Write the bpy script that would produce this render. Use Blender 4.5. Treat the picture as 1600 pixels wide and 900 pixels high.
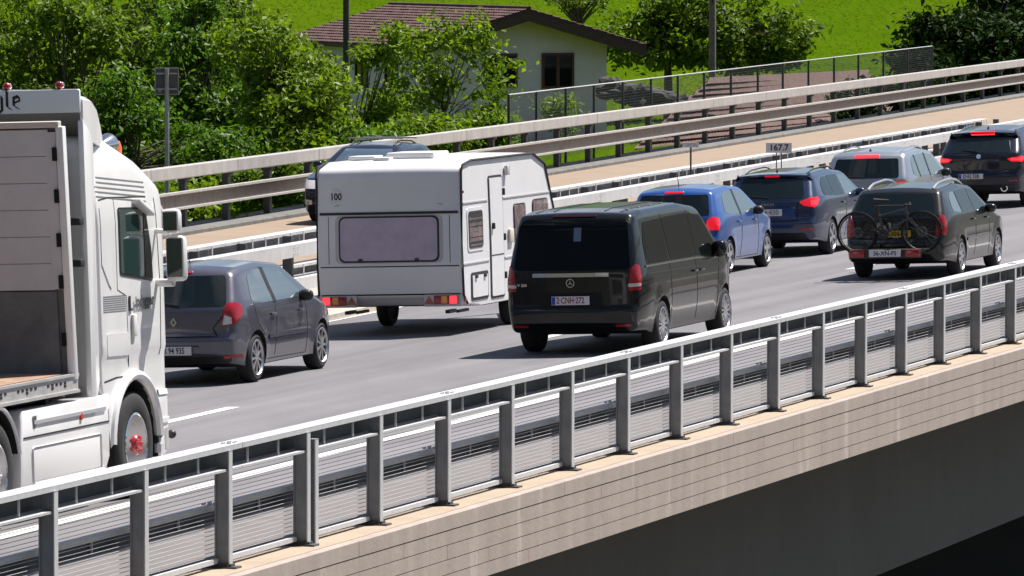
import bpy, bmesh, math, random
from mathutils import Vector, Matrix
from mathutils.bvhtree import BVHTree
from mathutils.geometry import delaunay_2d_cdt
random.seed(7)
for _o in list(bpy.data.objects): bpy.data.objects.remove(_o)
SC = bpy.context.scene
COL = SC.collection
R = math.radians
# ------------------------------------------------------------------ camera
CAM_H = 5.38
cam = bpy.data.cameras.new('camera'); cam_o = bpy.data.objects.new('camera', cam); COL.objects.link(cam_o)
cam.sensor_width = 36.0; cam.lens = 10000.0/1600.0*36.0
cam.clip_start = 1.0; cam.clip_end = 6000.0
cam_o.location = (0, 0, CAM_H); cam_o.rotation_euler = (math.pi/2 - 0.05521, 0, 0)
SC.camera = cam_o
# ------------------------------------------------------------------ sky and sun
SUN_EL, SUN_AZ = R(61), R(54)          # azimuth clockwise from +Y
W = bpy.data.worlds.new('World'); SC.world = W; W.use_nodes = True
_n = W.node_tree.nodes; _sky = _n.new('ShaderNodeTexSky'); _sky.sky_type = 'NISHITA'; _sky.sun_disc = False
_sky.sun_elevation = SUN_EL; _sky.sun_rotation = SUN_AZ
# scattered fair-weather clouds over the whole sky
_wt = W.node_tree; _tc = _n.new('ShaderNodeTexCoord'); _mpn = _n.new('ShaderNodeMapping'); _mpn.inputs['Scale'].default_value = (1, 1, 2.2)
_cn = _n.new('ShaderNodeTexNoise'); _cn.inputs['Scale'].default_value = 3.2; _cn.inputs['Detail'].default_value = 9; _cn.inputs['Roughness'].default_value = .58
_cr = _n.new('ShaderNodeValToRGB'); _cr.color_ramp.elements[0].position = .56; _cr.color_ramp.elements[1].position = .70
_cm = _n.new('ShaderNodeMix'); _cm.data_type = 'RGBA'; _cm.inputs[7].default_value = (11.0, 11.3, 11.8, 1)
_wt.links.new(_tc.outputs['Generated'], _mpn.inputs[0]); _wt.links.new(_mpn.outputs[0], _cn.inputs['Vector']); _wt.links.new(_cn.outputs[0], _cr.inputs[0])
_wt.links.new(_cr.outputs[0], _cm.inputs[0]); _wt.links.new(_sky.outputs[0], _cm.inputs[6])
_wt.links.new(_cm.outputs[2], _n['Background'].inputs[0]); _n['Background'].inputs[1].default_value = 0.05
sun = bpy.data.lights.new('sun', 'SUN'); sun.energy = 5.0; sun.angle = R(0.5); sun.color = (1.0, 0.955, 0.89)
sun_o = bpy.data.objects.new('sun', sun); COL.objects.link(sun_o)
_sd = Vector((math.sin(SUN_AZ)*math.cos(SUN_EL), math.cos(SUN_AZ)*math.cos(SUN_EL), math.sin(SUN_EL)))
sun_o.rotation_euler = (-_sd).to_track_quat('-Z', 'Y').to_euler(); sun_o.location = (40, 60, 60)
VS = SC.view_settings
VS.view_transform = 'Standard'; VS.look = 'None'; VS.exposure = 0.9; VS.gamma = 1.0; VS.use_curve_mapping = False
SC.render.engine = 'CYCLES'

# ------------------------------------------------------------------ materials
MATS = {}
def nd(nt, typ, **kw):
    n = nt.nodes.new(typ)
    for k, v in kw.items(): setattr(n, k, v)
    return n
def mat(name, col, rough=0.6, metal=0.0, coat=0.0, var=0.0, vscale=8.0, col2=None, bump=0.0, bscale=40.0, emit=None, estr=0.0,
        spec=None, alpha=None, stretch=None, ior=None, streak=0.0):
    if name in MATS: return MATS[name]
    m = bpy.data.materials.new(name); m.use_nodes = True; nt = m.node_tree; b = nt.nodes['Principled BSDF']
    b.inputs['Base Color'].default_value = (*col, 1); b.inputs['Roughness'].default_value = rough
    b.inputs['Metallic'].default_value = metal
    if coat: b.inputs['Coat Weight'].default_value = coat; b.inputs['Coat Roughness'].default_value = 0.04
    if spec is not None: b.inputs['Specular IOR Level'].default_value = spec
    if ior: b.inputs['IOR'].default_value = ior
    if emit: b.inputs['Emission Color'].default_value = (*emit, 1); b.inputs['Emission Strength'].default_value = estr
    if var or col2 or bump or streak:
        tc = nd(nt, 'ShaderNodeTexCoord'); src = tc.outputs['Object']
        if stretch:
            mp = nd(nt, 'ShaderNodeMapping'); mp.inputs['Scale'].default_value = stretch
            nt.links.new(src, mp.inputs[0]); src = mp.outputs[0]
        if var or col2:
            nz = nd(nt, 'ShaderNodeTexNoise'); nz.inputs['Scale'].default_value = vscale; nz.inputs['Detail'].default_value = 6; nz.inputs['Roughness'].default_value = 0.65
            nt.links.new(src, nz.inputs['Vector'])
            rp = nd(nt, 'ShaderNodeValToRGB'); e = rp.color_ramp.elements
            c2 = col2 or tuple(c*(1-var) for c in col); c1 = col if col2 else tuple(min(1, c*(1+var)) for c in col)
            e[0].position = 0.32; e[0].color = (*c2, 1); e[1].position = 0.68; e[1].color = (*c1, 1)
            nt.links.new(nz.outputs[0], rp.inputs[0]); outc = rp.outputs[0]
            if streak:
                n2 = nd(nt, 'ShaderNodeTexNoise'); n2.inputs['Scale'].default_value = 1.0; n2.inputs['Detail'].default_value = 5
                m2 = nd(nt, 'ShaderNodeMapping'); m2.inputs['Scale'].default_value = (3.5, 3.5, 0.35)
                nt.links.new(tc.outputs['Object'], m2.inputs[0]); nt.links.new(m2.outputs[0], n2.inputs['Vector'])
                r2 = nd(nt, 'ShaderNodeValToRGB'); r2.color_ramp.elements[0].position = .35; r2.color_ramp.elements[1].position = .7
                r2.color_ramp.elements[0].color = (1-streak,)*3+(1,); r2.color_ramp.elements[1].color = (1, 1, 1, 1)
                nt.links.new(n2.outputs[0], r2.inputs[0])
                mx = nd(nt, 'ShaderNodeMix'); mx.data_type = 'RGBA'; mx.blend_type = 'MULTIPLY'; mx.inputs[0].default_value = 1
                nt.links.new(outc, mx.inputs[6]); nt.links.new(r2.outputs[0], mx.inputs[7]); outc = mx.outputs[2]
            nt.links.new(outc, b.inputs['Base Color'])
        if bump:
            nb = nd(nt, 'ShaderNodeTexNoise'); nb.inputs['Scale'].default_value = bscale; nb.inputs['Detail'].default_value = 4
            nt.links.new(src, nb.inputs['Vector'])
            bp = nd(nt, 'ShaderNodeBump'); bp.inputs['Strength'].default_value = bump; bp.inputs['Distance'].default_value = 0.02
            nt.links.new(nb.outputs[0], bp.inputs['Height']); nt.links.new(bp.outputs[0], b.inputs['Normal'])
    MATS[name] = m; return m
def leafmat(name, c1, c2, trans=0.35, spec=0.3):
    m = bpy.data.materials.new(name); m.use_nodes = True; nt = m.node_tree; b = nt.nodes['Principled BSDF']; out = nt.nodes['Material Output']
    at = nd(nt, 'ShaderNodeAttribute'); at.attribute_name = 'tint'
    mx = nd(nt, 'ShaderNodeMix'); mx.data_type = 'RGBA'; mx.inputs[6].default_value = (*c1, 1); mx.inputs[7].default_value = (*c2, 1)
    nt.links.new(at.outputs['Fac'], mx.inputs[0]); nt.links.new(mx.outputs[2], b.inputs['Base Color'])
    b.inputs['Roughness'].default_value = 0.5; b.inputs['Specular IOR Level'].default_value = spec
    tr = nd(nt, 'ShaderNodeBsdfTranslucent'); nt.links.new(mx.outputs[2], tr.inputs[0])
    ms = nd(nt, 'ShaderNodeMixShader'); ms.inputs[0].default_value = trans
    nt.links.new(b.outputs[0], ms.inputs[1]); nt.links.new(tr.outputs[0], ms.inputs[2]); nt.links.new(ms.outputs[0], out.inputs[0])
    return m

# ------------------------------------------------------------------ object helpers
def tag(o, label=None, cat=None, group=None, kind=None):
    if label: o['label'] = label
    if cat: o['category'] = cat
    if group: o['group'] = group
    if kind: o['kind'] = kind
    return o
def obj(name, me, m=None, parent=None, smooth=False):
    if isinstance(me, bmesh.types.BMesh):
        bm = me; me = bpy.data.meshes.new(name)
        bm.normal_update()
        if smooth:
            for f in bm.faces: f.smooth = True
            for e in bm.edges:
                if len(e.link_faces) == 2 and e.calc_face_angle(0) > R(38): e.smooth = False
        bm.to_mesh(me); bm.free()
    if m is not None and not len(me.materials):
        for q in (m if isinstance(m, (list, tuple)) else [m]): me.materials.append(q)
    o = bpy.data.objects.new(name, me); COL.objects.link(o)
    if parent is not None: o.parent = parent
    return o
def thing(name, label, cat, loc=(0, 0, 0), rot=(0, 0, 0), group=None):
    o = bpy.data.objects.new(name, None); COL.objects.link(o); o.empty_display_size = 0.2
    o.location = loc; o.rotation_euler = rot
    return tag(o, label, cat, group)
def place(src, parent=None, loc=None, rot=None, scale=None):
    """copy of one object sharing its mesh, and of its children"""
    c = src.copy(); COL.objects.link(c); c.parent = parent
    if loc is not None: c.location = loc
    if rot is not None: c.rotation_euler = rot
    if scale is not None: c.scale = scale
    for ch in src.children: place(ch, c)
    return c
def box(bm, c, s, mi=0, M=None):
    """box with centre c and full size s"""
    vs = []
    for dx in (-.5, .5):
        for dy in (-.5, .5):
            for dz in (-.5, .5):
                v = Vector((c[0]+dx*s[0], c[1]+dy*s[1], c[2]+dz*s[2]))
                vs.append(bm.verts.new(M @ v if M else v))
    for f in ((0,1,3,2),(4,6,7,5),(0,4,5,1),(2,3,7,6),(0,2,6,4),(1,5,7,3)):
        fc = bm.faces.new([vs[i] for i in f]); fc.material_index = mi
    return vs
def bbox_(c, s, bev=0.0, seg=2):
    bm = bmesh.new(); box(bm, c, s)
    if bev: bmesh.ops.bevel(bm, geom=list(bm.edges), offset=bev, segments=seg, affect='EDGES', profile=0.5)
    return bm
def tube(bm, pts, r, n=8, cap=True, mi=0):
    """swept tube; r a number or one per point"""
    pts = [Vector(p) for p in pts]; rings = []
    up = Vector((0, 0, 1))
    for i, p in enumerate(pts):
        t = (pts[min(i+1, len(pts)-1)]-pts[max(i-1, 0)]).normalized()
        a = t.cross(up)
        if a.length < 1e-3: a = t.cross(Vector((1, 0, 0)))
        a.normalize(); b = t.cross(a); rr = r[i] if isinstance(r, (list, tuple)) else r
        rings.append([bm.verts.new(p + a*rr*math.cos(2*math.pi*k/n) + b*rr*math.sin(2*math.pi*k/n)) for k in range(n)])
    for i in range(len(rings)-1):
        for k in range(n):
            f = bm.faces.new((rings[i][k], rings[i][(k+1) % n], rings[i+1][(k+1) % n], rings[i+1][k])); f.material_index = mi
    if cap:
        for rg in (rings[0], rings[-1][::-1]):
            f = bm.faces.new(rg); f.material_index = mi
def lathe(bm, prof, n=24, axis='y', mi=0, c=(0, 0, 0), closed=False):
    """prof: (radius, along axis)"""
    rings = []
    for r, h in prof:
        rg = []
        for k in range(n):
            a = 2*math.pi*k/n; u, v = r*math.cos(a), r*math.sin(a)
            p = (u, h, v) if axis == 'y' else ((u, v, h) if axis == 'z' else (h, u, v))
            rg.append(bm.verts.new((c[0]+p[0], c[1]+p[1], c[2]+p[2])))
        rings.append(rg)
    m = len(rings)
    for i in range(m if closed else m-1):
        for k in range(n):
            f = bm.faces.new((rings[i][k], rings[i][(k+1) % n], rings[(i+1) % m][(k+1) % n], rings[(i+1) % m][k])); f.material_index = mi
    if not closed:
        for rg in (rings[0], rings[-1]):
            f = bm.faces.new(rg); f.material_index = mi
    bmesh.ops.recalc_face_normals(bm, faces=bm.faces)
def sweep(bm, pts, prof, mi=0, closed=True, lat=None):
    """sweep a profile of (lateral-left, z) along ground path pts (x,y,z)"""
    pts = [Vector(p) for p in pts]; rings = []
    for i, p in enumerate(pts):
        t = (pts[min(i+1, len(pts)-1)]-pts[max(i-1, 0)]); t.z = 0; t.normalize(); l = Vector((-t.y, t.x, 0))
        rings.append([bm.verts.new(p + l*u + Vector((0, 0, z))) for u, z in prof])
    n = len(prof)
    for i in range(len(rings)-1):
        for k in range(n if closed else n-1):
            f = bm.faces.new((rings[i][k], rings[i+1][k], rings[i+1][(k+1) % n], rings[i][(k+1) % n])); f.material_index = mi
    if closed:
        bm.faces.new(rings[0]).material_index = mi; bm.faces.new(rings[-1][::-1]).material_index = mi
    bmesh.ops.recalc_face_normals(bm, faces=bm.faces)
def sheet(pts):
    bm = bmesh.new(); bm.faces.new([bm.verts.new(p) for p in pts])
    bmesh.ops.recalc_face_normals(bm, faces=bm.faces)
    for f in bm.faces:
        if f.normal.z < 0: f.normal_flip()
    return bm
def text_mesh(body, size, extrude=0.0, bold=0.0, shear=0.0, align='CENTER', sx=1.0):
    cu = bpy.data.curves.new('lettering', 'FONT'); cu.body = body; cu.size = size; cu.align_x = align; cu.align_y = 'CENTER'
    cu.extrude = extrude; cu.offset = bold; cu.shear = shear; cu.resolution_u = 3
    o = bpy.data.objects.new('lettering', cu); COL.objects.link(o)
    dg = bpy.context.evaluated_depsgraph_get(); me = bpy.data.meshes.new_from_object(o.evaluated_get(dg))
    bpy.data.objects.remove(o); bpy.data.curves.remove(cu)
    if sx != 1.0: me.transform(Matrix.Diagonal((sx, 1, 1, 1)))
    return me

# ================================================================== THE SETTING
PHI = 0.2937; PX, PY = 1.0615, 65.179; FALL = 0.03
TV = Vector((math.sin(PHI), math.cos(PHI), 0)); LV = Vector((-math.cos(PHI), math.sin(PHI), 0))
def rp(s, o, z=0.0):
    """point at station s along the near railing, o metres to its left, z above the cambered road"""
    p = Vector((PX, PY, 0)) + TV*s + LV*o; p.z = z - FALL*max(o, 0.0); return p
def on_line(a, b, y, z):
    t = (y-a[1])/(b[1]-a[1]); return Vector((a[0]+(b[0]-a[0])*t, y, z))
MA, MB_ = (-4.64, 90.74), (6.83, 136.55)       # median, near beam
FA, FB = (-6.75, 119.7), (18.03, 225.45)       # far railing
def mline(y, z=0.0, off=0.0):
    p = on_line(MA, MB_, y, z); t = Vector((MB_[0]-MA[0], MB_[1]-MA[1], 0)).normalized(); return p + Vector((-t.y, t.x, 0))*off
def fline(y, z=0.0, off=0.0):
    p = on_line(FA, FB, y, z); t = Vector((FB[0]-FA[0], FB[1]-FA[1], 0)).normalized(); return p + Vector((-t.y, t.x, 0))*off

M_asph = mat('asphalt', (0.152, 0.146, 0.155), 0.85, col2=(0.126, 0.121, 0.130), vscale=1.2, bump=0.25, bscale=60, stretch=(0.8, 0.25, 1))
_nt = M_asph.node_tree; _b = _nt.nodes['Principled BSDF']; _src = _b.inputs['Base Color'].links[0].from_socket
_tc = nd(_nt, 'ShaderNodeTexCoord'); _mp = nd(_nt, 'ShaderNodeMapping'); _mp.vector_type = 'TEXTURE'; _mp.inputs['Rotation'].default_value = (0, 0, math.pi/2-PHI)
_mp2 = nd(_nt, 'ShaderNodeMapping'); _mp2.inputs['Scale'].default_value = (.03, .95, 1)
_nz = nd(_nt, 'ShaderNodeTexNoise'); _nz.inputs['Scale'].default_value = 1.0; _nz.inputs['Detail'].default_value = 7; _nz.inputs['Roughness'].default_value = .6
_r = nd(_nt, 'ShaderNodeValToRGB'); _r.color_ramp.elements[0].position = .3; _r.color_ramp.elements[0].color = (.66, .66, .67, 1); _r.color_ramp.elements[1].position = .68; _r.color_ramp.elements[1].color = (1.2, 1.19, 1.2, 1)
_mx = nd(_nt, 'ShaderNodeMix'); _mx.data_type = 'RGBA'; _mx.blend_type = 'MULTIPLY'; _mx.inputs[0].default_value = 1
_nt.links.new(_tc.outputs['Object'], _mp.inputs[0]); _nt.links.new(_mp.outputs[0], _mp2.inputs[0]); _nt.links.new(_mp2.outputs[0], _nz.inputs['Vector']); _nt.links.new(_nz.outputs[0], _r.inputs[0])
_nt.links.new(_src, _mx.inputs[6]); _nt.links.new(_r.outputs[0], _mx.inputs[7]); _nt.links.new(_mx.outputs[2], _b.inputs['Base Color'])
M_asph2 = mat('worn_asphalt', (0.255, 0.188, 0.135), 0.9, col2=(0.21, 0.157, 0.115), vscale=1.5, bump=0.2, bscale=50)
M_conc = mat('pale_concrete', (0.345, 0.275, 0.205), 0.85, col2=(0.29, 0.23, 0.17), vscale=2.2, bump=0.25, bscale=25)
M_concw = mat('weathered_concrete', (0.375, 0.312, 0.275), 0.88, col2=(0.33, 0.275, 0.245), vscale=1.4, bump=0.15, bscale=18, streak=0.14)
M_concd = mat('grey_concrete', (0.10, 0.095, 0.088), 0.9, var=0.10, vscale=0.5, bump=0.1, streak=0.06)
_nt = M_concw.node_tree; _b = _nt.nodes['Principled BSDF']; _src = _b.inputs['Base Color'].links[0].from_socket      # pale lime runs
_tc = nd(_nt, 'ShaderNodeTexCoord'); _mp2 = nd(_nt, 'ShaderNodeMapping'); _mp2.inputs['Scale'].default_value = (1.1, 1.1, .22)
_nz = nd(_nt, 'ShaderNodeTexNoise'); _nz.inputs['Scale'].default_value = 1.6; _nz.inputs['Detail'].default_value = 8; _nz.inputs['Roughness'].default_value = .7
_r = nd(_nt, 'ShaderNodeValToRGB'); _r.color_ramp.elements[0].position = .58; _r.color_ramp.elements[0].color = (0, 0, 0, 1); _r.color_ramp.elements[1].position = .74; _r.color_ramp.elements[1].color = (.45, .45, .45, 1)
_mx = nd(_nt, 'ShaderNodeMix'); _mx.data_type = 'RGBA'; _mx.inputs[7].default_value = (.66, .60, .56, 1)
_nt.links.new(_tc.outputs['Object'], _mp2.inputs[0]); _nt.links.new(_mp2.outputs[0], _nz.inputs['Vector']); _nt.links.new(_nz.outputs[0], _r.inputs[0])
_nt.links.new(_r.outputs[0], _mx.inputs[0]); _nt.links.new(_src, _mx.inputs[6]); _nt.links.new(_mx.outputs[2], _b.inputs['Base Color'])
M_white = mat('road_paint', (0.72, 0.70, 0.68), 0.7, col2=(0.55, 0.53, 0.52), vscale=9)
M_galv = mat('galvanised_steel', (0.54, 0.54, 0.55), 0.5, metal=0.15, col2=(0.45, 0.45, 0.47), vscale=14)
M_rail = mat('painted_rail', (0.45, 0.43, 0.415), 0.5, col2=(0.38, 0.36, 0.35), vscale=6, streak=0.15)
M_railw = mat('white_barrier', (0.58, 0.57, 0.575), 0.5, col2=(0.49, 0.48, 0.485), vscale=5, streak=0.12)
M_post = mat('post_steel', (0.28, 0.295, 0.325), 0.5, metal=0.3, var=0.15, vscale=6)
M_dpost = mat('dark_post_steel', (0.07, 0.07, 0.075), 0.6, metal=0.2, var=0.2)
M_inner = mat('rail_inside_shade', (0.055, 0.058, 0.064), .7, var=.2, vscale=5)  # dark tone stands in for the shade under the top flange
M_wire = mat('wire', (0.34, 0.335, 0.34), 0.5, metal=0.2)
M_walk = mat('walkway_concrete', (0.135, 0.124, 0.126), .9, var=.12, vscale=3)
M_face = mat('shaded_beam_face', (0.20, 0.175, 0.16), .7, var=.2, vscale=5)  # beam face away from the sun, its shade put into the colour
M_kerbd = mat('dirty_kerb', (0.125, 0.12, 0.115), 0.9, var=0.25, vscale=3)
M_kerbl = mat('kerb_stone', (0.36, 0.32, 0.28), 0.85, var=0.15, vscale=3)

S0, S1 = -16.0, 260.0
KO = 1.72                                         # kerb between walkway and road
NE = 12.45                                        # left edge of the near carriageway at the median kerb (station 28)
def med_kerb(y, z, off=-0.85): return mline(y, z, off)
# near carriageway
def road_z(p):
    d = Vector((p.x-PX, p.y-PY, 0)); o = d.dot(LV); return -FALL*max(o, 0)
bm = bmesh.new(); rows = []
for i in range(40):
    s = S0 + (S1-S0)*(i/39)**1.4
    a = rp(s, KO); y = a.y
    # opposite edge: intersection of the cross line with the median kerb line
    q = Vector((PX, PY, 0)) + TV*s
    best = None
    lo, hi = 2.0, 60.0
    for _ in range(40):
        mid = (lo+hi)/2; p = q + LV*mid; k = med_kerb(p.y, 0)
        if (p-k).dot(LV) < 0: lo = mid
        else: hi = mid
    rows.append([rp(s, KO + (lo-KO)*j/6) for j in range(7)])
rv = [[bm.verts.new(p) for p in r] for r in rows]
for i in range(39):
    for j in range(6): bm.faces.new((rv[i][j], rv[i+1][j], rv[i+1][j+1], rv[i][j+1]))
bmesh.ops.recalc_face_normals(bm, faces=bm.faces)
for f in bm.faces:
    if f.normal.z < 0: f.normal_flip()
road = tag(obj('road', bm, M_asph), kind='structure')
def strip_on_road(name, s0, s1, o0, o1, w, lift=0.005):
    bm = bmesh.new(); n = max(2, int((s1-s0)/2)); prev = None
    for i in range(n+1):
        t = i/n; s = s0+(s1-s0)*t; o = o0+(o1-o0)*t
        a = bm.verts.new(rp(s, o-w/2, lift)); b = bm.verts.new(rp(s, o+w/2, lift))
        if prev: bm.faces.new((prev[0], a, b, prev[1]))
        prev = (a, b)
    bmesh.ops.recalc_face_normals(bm, faces=bm.faces)
    for f in bm.faces:
        if f.normal.z < 0: f.normal_flip()
    return obj(name, bm, M_white, road)
strip_on_road('edge_line', S0, 150, 3.33, 3.33+166*0.0115, 0.2)
for k in range(-1, 8):
    s1 = 8.75 + k*19.4; o1 = 7.2 + (s1-8.75)*0.017
    strip_on_road('lane_dash', s1-6, s1, o1-6*.017, o1, 0.17)
strip_on_road('inner_edge_line', S0, 150, 10.75, 10.75+166*0.035, 0.18, 0.006)
# opposite carriageway
bm = bmesh.new()
ys = [92+ i*8 for i in range(30)]
FZ = -0.30
L_ = [bm.verts.new(mline(y, FZ, 1.6)) for y in ys]; R_ = [bm.verts.new(fline(y, FZ, 0.0)) for y in [y+14 for y in ys]]
for i in range(len(ys)-1): bm.faces.new((L_[i], L_[i+1], R_[i+1], R_[i]))
bmesh.ops.recalc_face_normals(bm, faces=bm.faces)
for f in bm.faces:
    if f.normal.z < 0: f.normal_flip()
road2 = tag(obj('road_opposite', bm, M_asph2), kind='structure')
bm = bmesh.new(); sweep(bm, [mline(y, FZ+.006, 2.0) for y in (84, 120, 200, 330)], [(-.1, 0), (.1, 0), (.1, .004), (-.1, .004)])
obj('edge_line', bm, M_white, road2)
# median strip with kerbs
bm = bmesh.new(); sweep(bm, [mline(y, 0, 0) for y in (70, 100, 140, 200, 330)], [(-.85, -.75), (-.85, -.27), (-.80, -.25), (1.55, -.21), (1.6, -.22), (1.6, -.75)])
tag(obj('median_strip', bm, M_kerbl), kind='structure')

# ---------------------------------------------------------------- the bridge itself
bridge = thing('road_bridge', 'pale weathered concrete motorway bridge edge with dark shaded girder below', 'bridge', (0, 0, 0))
ZB = 0.071
P0 = [rp(s, 0) for s in (S0, 260)]
bm = bmesh.new()
prof = [(-.39, ZB-.005), (-.375, ZB), (-.02, ZB+.004), (KO-.03, ZB-.02), (KO, ZB-.05), (KO, -.5), (-.30, -.62), (-.345, -.62), (-.345, -.3)]
sweep(bm, P0, [(-.345, ZB-.02), (-.30, ZB), (KO-.03, ZB-.012), (KO, ZB-.04), (KO, -.55), (-.345, -.55)])
obj('deck_slab', bm, M_walk, bridge)
bm = bmesh.new(); sweep(bm, P0, [(-.300, ZB+.001), (-.300, ZB+.006), (.06, ZB+.010), (.06, ZB+.001)]); obj('coping', bm, M_conc, bridge)
# board-marked face: five boards, each a long course with recessed joints, cut in lengths
courses = [(ZB+.001, -.065), (-.073, -.200), (-.208, -.335), (-.343, -.470), (-.478, -.605)]
for ci, (zt, zb_) in enumerate(courses):
    s = S0 + ci*1.3
    while s < 130:
        e = s + 6.4
        bm = bmesh.new(); d = 0.0 if ci else 0.004
        pr = [(-.39-d, zb_), (-.39-d, zt-(.006 if ci == 0 else 0)), (-.384-d, zt) , (-.30, zt), (-.30, zb_)]
        sweep(bm, [rp(s+.006, 0), rp(min(e, 131)-.002, 0)], pr)
        obj("facing_board", bm, M_concw, bridge)
        s = e
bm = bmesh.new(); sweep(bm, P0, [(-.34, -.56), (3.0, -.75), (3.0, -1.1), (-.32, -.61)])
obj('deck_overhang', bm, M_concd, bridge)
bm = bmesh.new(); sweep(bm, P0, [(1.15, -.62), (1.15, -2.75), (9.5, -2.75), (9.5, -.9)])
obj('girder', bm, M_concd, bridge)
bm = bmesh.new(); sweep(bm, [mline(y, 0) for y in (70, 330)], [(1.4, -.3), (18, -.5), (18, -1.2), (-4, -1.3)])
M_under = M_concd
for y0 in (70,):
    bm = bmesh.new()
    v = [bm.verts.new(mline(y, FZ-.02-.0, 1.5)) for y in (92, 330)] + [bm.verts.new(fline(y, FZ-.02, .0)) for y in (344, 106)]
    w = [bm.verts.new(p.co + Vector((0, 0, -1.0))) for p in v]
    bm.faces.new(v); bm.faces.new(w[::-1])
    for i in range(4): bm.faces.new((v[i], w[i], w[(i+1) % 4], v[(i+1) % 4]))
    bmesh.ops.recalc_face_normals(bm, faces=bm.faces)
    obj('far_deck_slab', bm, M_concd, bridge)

# ---------------------------------------------------------------- near railing
SP = 2.044
rail = thing('bridge_railing', 'galvanised steel railing with wire mesh along the near edge of the bridge', 'railing', rp(-8*SP, 0, ZB))
RZ = PHI
def rloc(s, o, z):                                   # local frame of the railing: x along, y left
    return ((s+8*SP), o, z)
rail.rotation_euler = (0, 0, math.pi/2-PHI)
bm = bmesh.new()
box(bm, (0, -.075, .495), (.008, .110, .985))
box(bm, (0, -.136, .495), (.085, .012, .990), 1)
box(bm, (0, -.014, .42), (.075, .012, .84))
box(bm, (0, -.078, .994), (.09, .13, .008))
post_me = obj('post', bm, [M_post, M_galv], rail).data
bm = bmesh.new(); box(bm, (0, -.06, .012), (.15, .30, .024)); box(bm, (.0, -.06, .035), (.1, .2, .02))
for bx_ in (-.05, .05):
    for by in (-.13, .1): lathe(bm, [(.014, .024), (.014, .06)], 6, 'z', c=(bx_, by, 0))
plate_me = obj('base_plate', bm, M_dpost, rail).data
o0 = [c for c in rail.children if c.data == post_me][0]; o1 = [c for c in rail.children if c.data == plate_me][0]
NP = 26
posts_s = [(-9+k)*SP for k in range(NP+1)]
for k, s in enumerate(posts_s):
    if k == 0: o0.location = rloc(s, 0, 0); o1.location = rloc(s, 0, 0); continue
    c = o0.copy(); COL.objects.link(c); c.location = rloc(s, 0, 0)
    if k != 4 or True:
        c2 = o1.copy(); COL.objects.link(c2); c2.location = rloc(s, 0, 0)
# doubled post where the rails are jointed
c = o0.copy(); COL.objects.link(c); c.location = rloc(-5*SP+.16, -.02, -.0); c.scale = (1, 1, .93)
def crail(bm, x0, x1, zt, y0, y1, hgt, ticks, lip=.036):   # open C section, back plate coloured dark for the shade inside
    th = .008
    xm, L = (x0+x1)/2, x1-x0
    box(bm, (xm, (y0+y1)/2, zt-th/2), (L, y1-y0, th))                     # top flange
    box(bm, (xm, y0+th/2, zt-lip/2-th-.001), (L, th, lip))                       # front lip
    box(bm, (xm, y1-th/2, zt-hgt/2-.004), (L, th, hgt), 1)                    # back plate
    box(bm, (xm, (y0+.002+y1)/2, zt-hgt), (L, y1-y0-.002, th))               # bottom flange
    box(bm, (xm, y0+.006, zt-hgt-.009), (L, th, .012))                 # bottom lip
    for t in ticks: box(bm, (t, y0+.052, zt-hgt/2-.01), (.022, .014, hgt-.05))
for (zt, y0, y1, hg, nm) in ((1.038, -.125, .06, .20, 'top_rail'), (.52, .05, .13, .17, 'lower_rail')):
    k = 0
    while k < NP:
        a = posts_s[k]+.35; b = posts_s[min(k+3, NP)]+.35-.012
        if k == 0: a -= 1.2
        bm = bmesh.new(); x0 = rloc(a, 0, 0)[0]; x1 = rloc(b, 0, 0)[0]
        tk = []
        for s in posts_s:
            for dt in (.62, 1.42):
                xx = rloc(s+dt, 0, 0)[0]
                if x0 < xx < x1: tk.append(xx)
        crail(bm, x0, x1, zt, y0, y1, hg, tk)
        for dx in (-.10, -.05, .05, .10):                              # joint bolts
            for yy in (y0+.05, y0+.10): lathe(bm, [(.012, zt), (.012, zt+.012)], 6, 'z', c=(x1+dx-.12, yy, 0))
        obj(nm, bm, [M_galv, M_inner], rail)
        k += 3
for k in range(NP):
    a = rloc(posts_s[k]+.05, 0, 0)[0]; b = rloc(posts_s[k+1]-.05, 0, 0)[0]
    bm = bmesh.new(); box(bm, ((a+b)/2, -.03, .07), (b-a, .035, .04)); box(bm, ((a+b)/2, -.002, .052), (b-a, .02, .006))
    obj('bottom_rail', bm, M_galv, rail)
    bm = bmesh.new()
    z = .105
    while z < .84:
        tube(bm, [(a-.04, .010, z), (b+.04, .010, z)], .0028, 4, False); z += .036
    tag(obj('wire_mesh', bm, M_wire, rail), kind='stuff')

# ---------------------------------------------------------------- central barrier
mt = Vector((MB_[0]-MA[0], MB_[1]-MA[1], 0)).normalized(); MH = math.atan2(mt.x, mt.y)
MO = mline(70, 0)
med = thing('central_barrier', 'double steel crash barrier on the central reservation', 'barrier', MO, (0, 0, math.pi/2-MH))
def mx(y): return (mline(y, 0)-MO).length
def boxbeam(bm, x0, x1, zt, y0, y1, hgt, out):
    """closed-front box beam; out = side of the flat face (-1 near, +1 far)"""
    th = .008; xm, L = (x0+x1)/2, x1-x0; yf = y0 if out < 0 else y1; yb = y1 if out < 0 else y0
    box(bm, (xm, yf - out*th/2, zt-hgt/2), (L, th, hgt))
    box(bm, (xm, (y0+y1)/2, zt-th/2-.001), (L, y1-y0-.018, th))
    box(bm, (xm, (y0+y1)/2, zt-hgt+th/2+.001), (L, y1-y0-.018, th))
    box(bm, (xm, yb + out*th/2, zt-.022), (L, th, .045))
    box(bm, (xm, yb + out*th/2, zt-hgt+.02), (L, th, .04))
    for e in (x0+.10, x1-.10):
        for zz in (zt-.05, zt-hgt+.05): lathe(bm, [(.014, 0), (.012, .014*out)], 6, 'y', c=(e, yf, zz))
MSP = 2.5
x_posts = [mx(92)+ i*MSP for i in range(-6, 30)]
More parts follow.
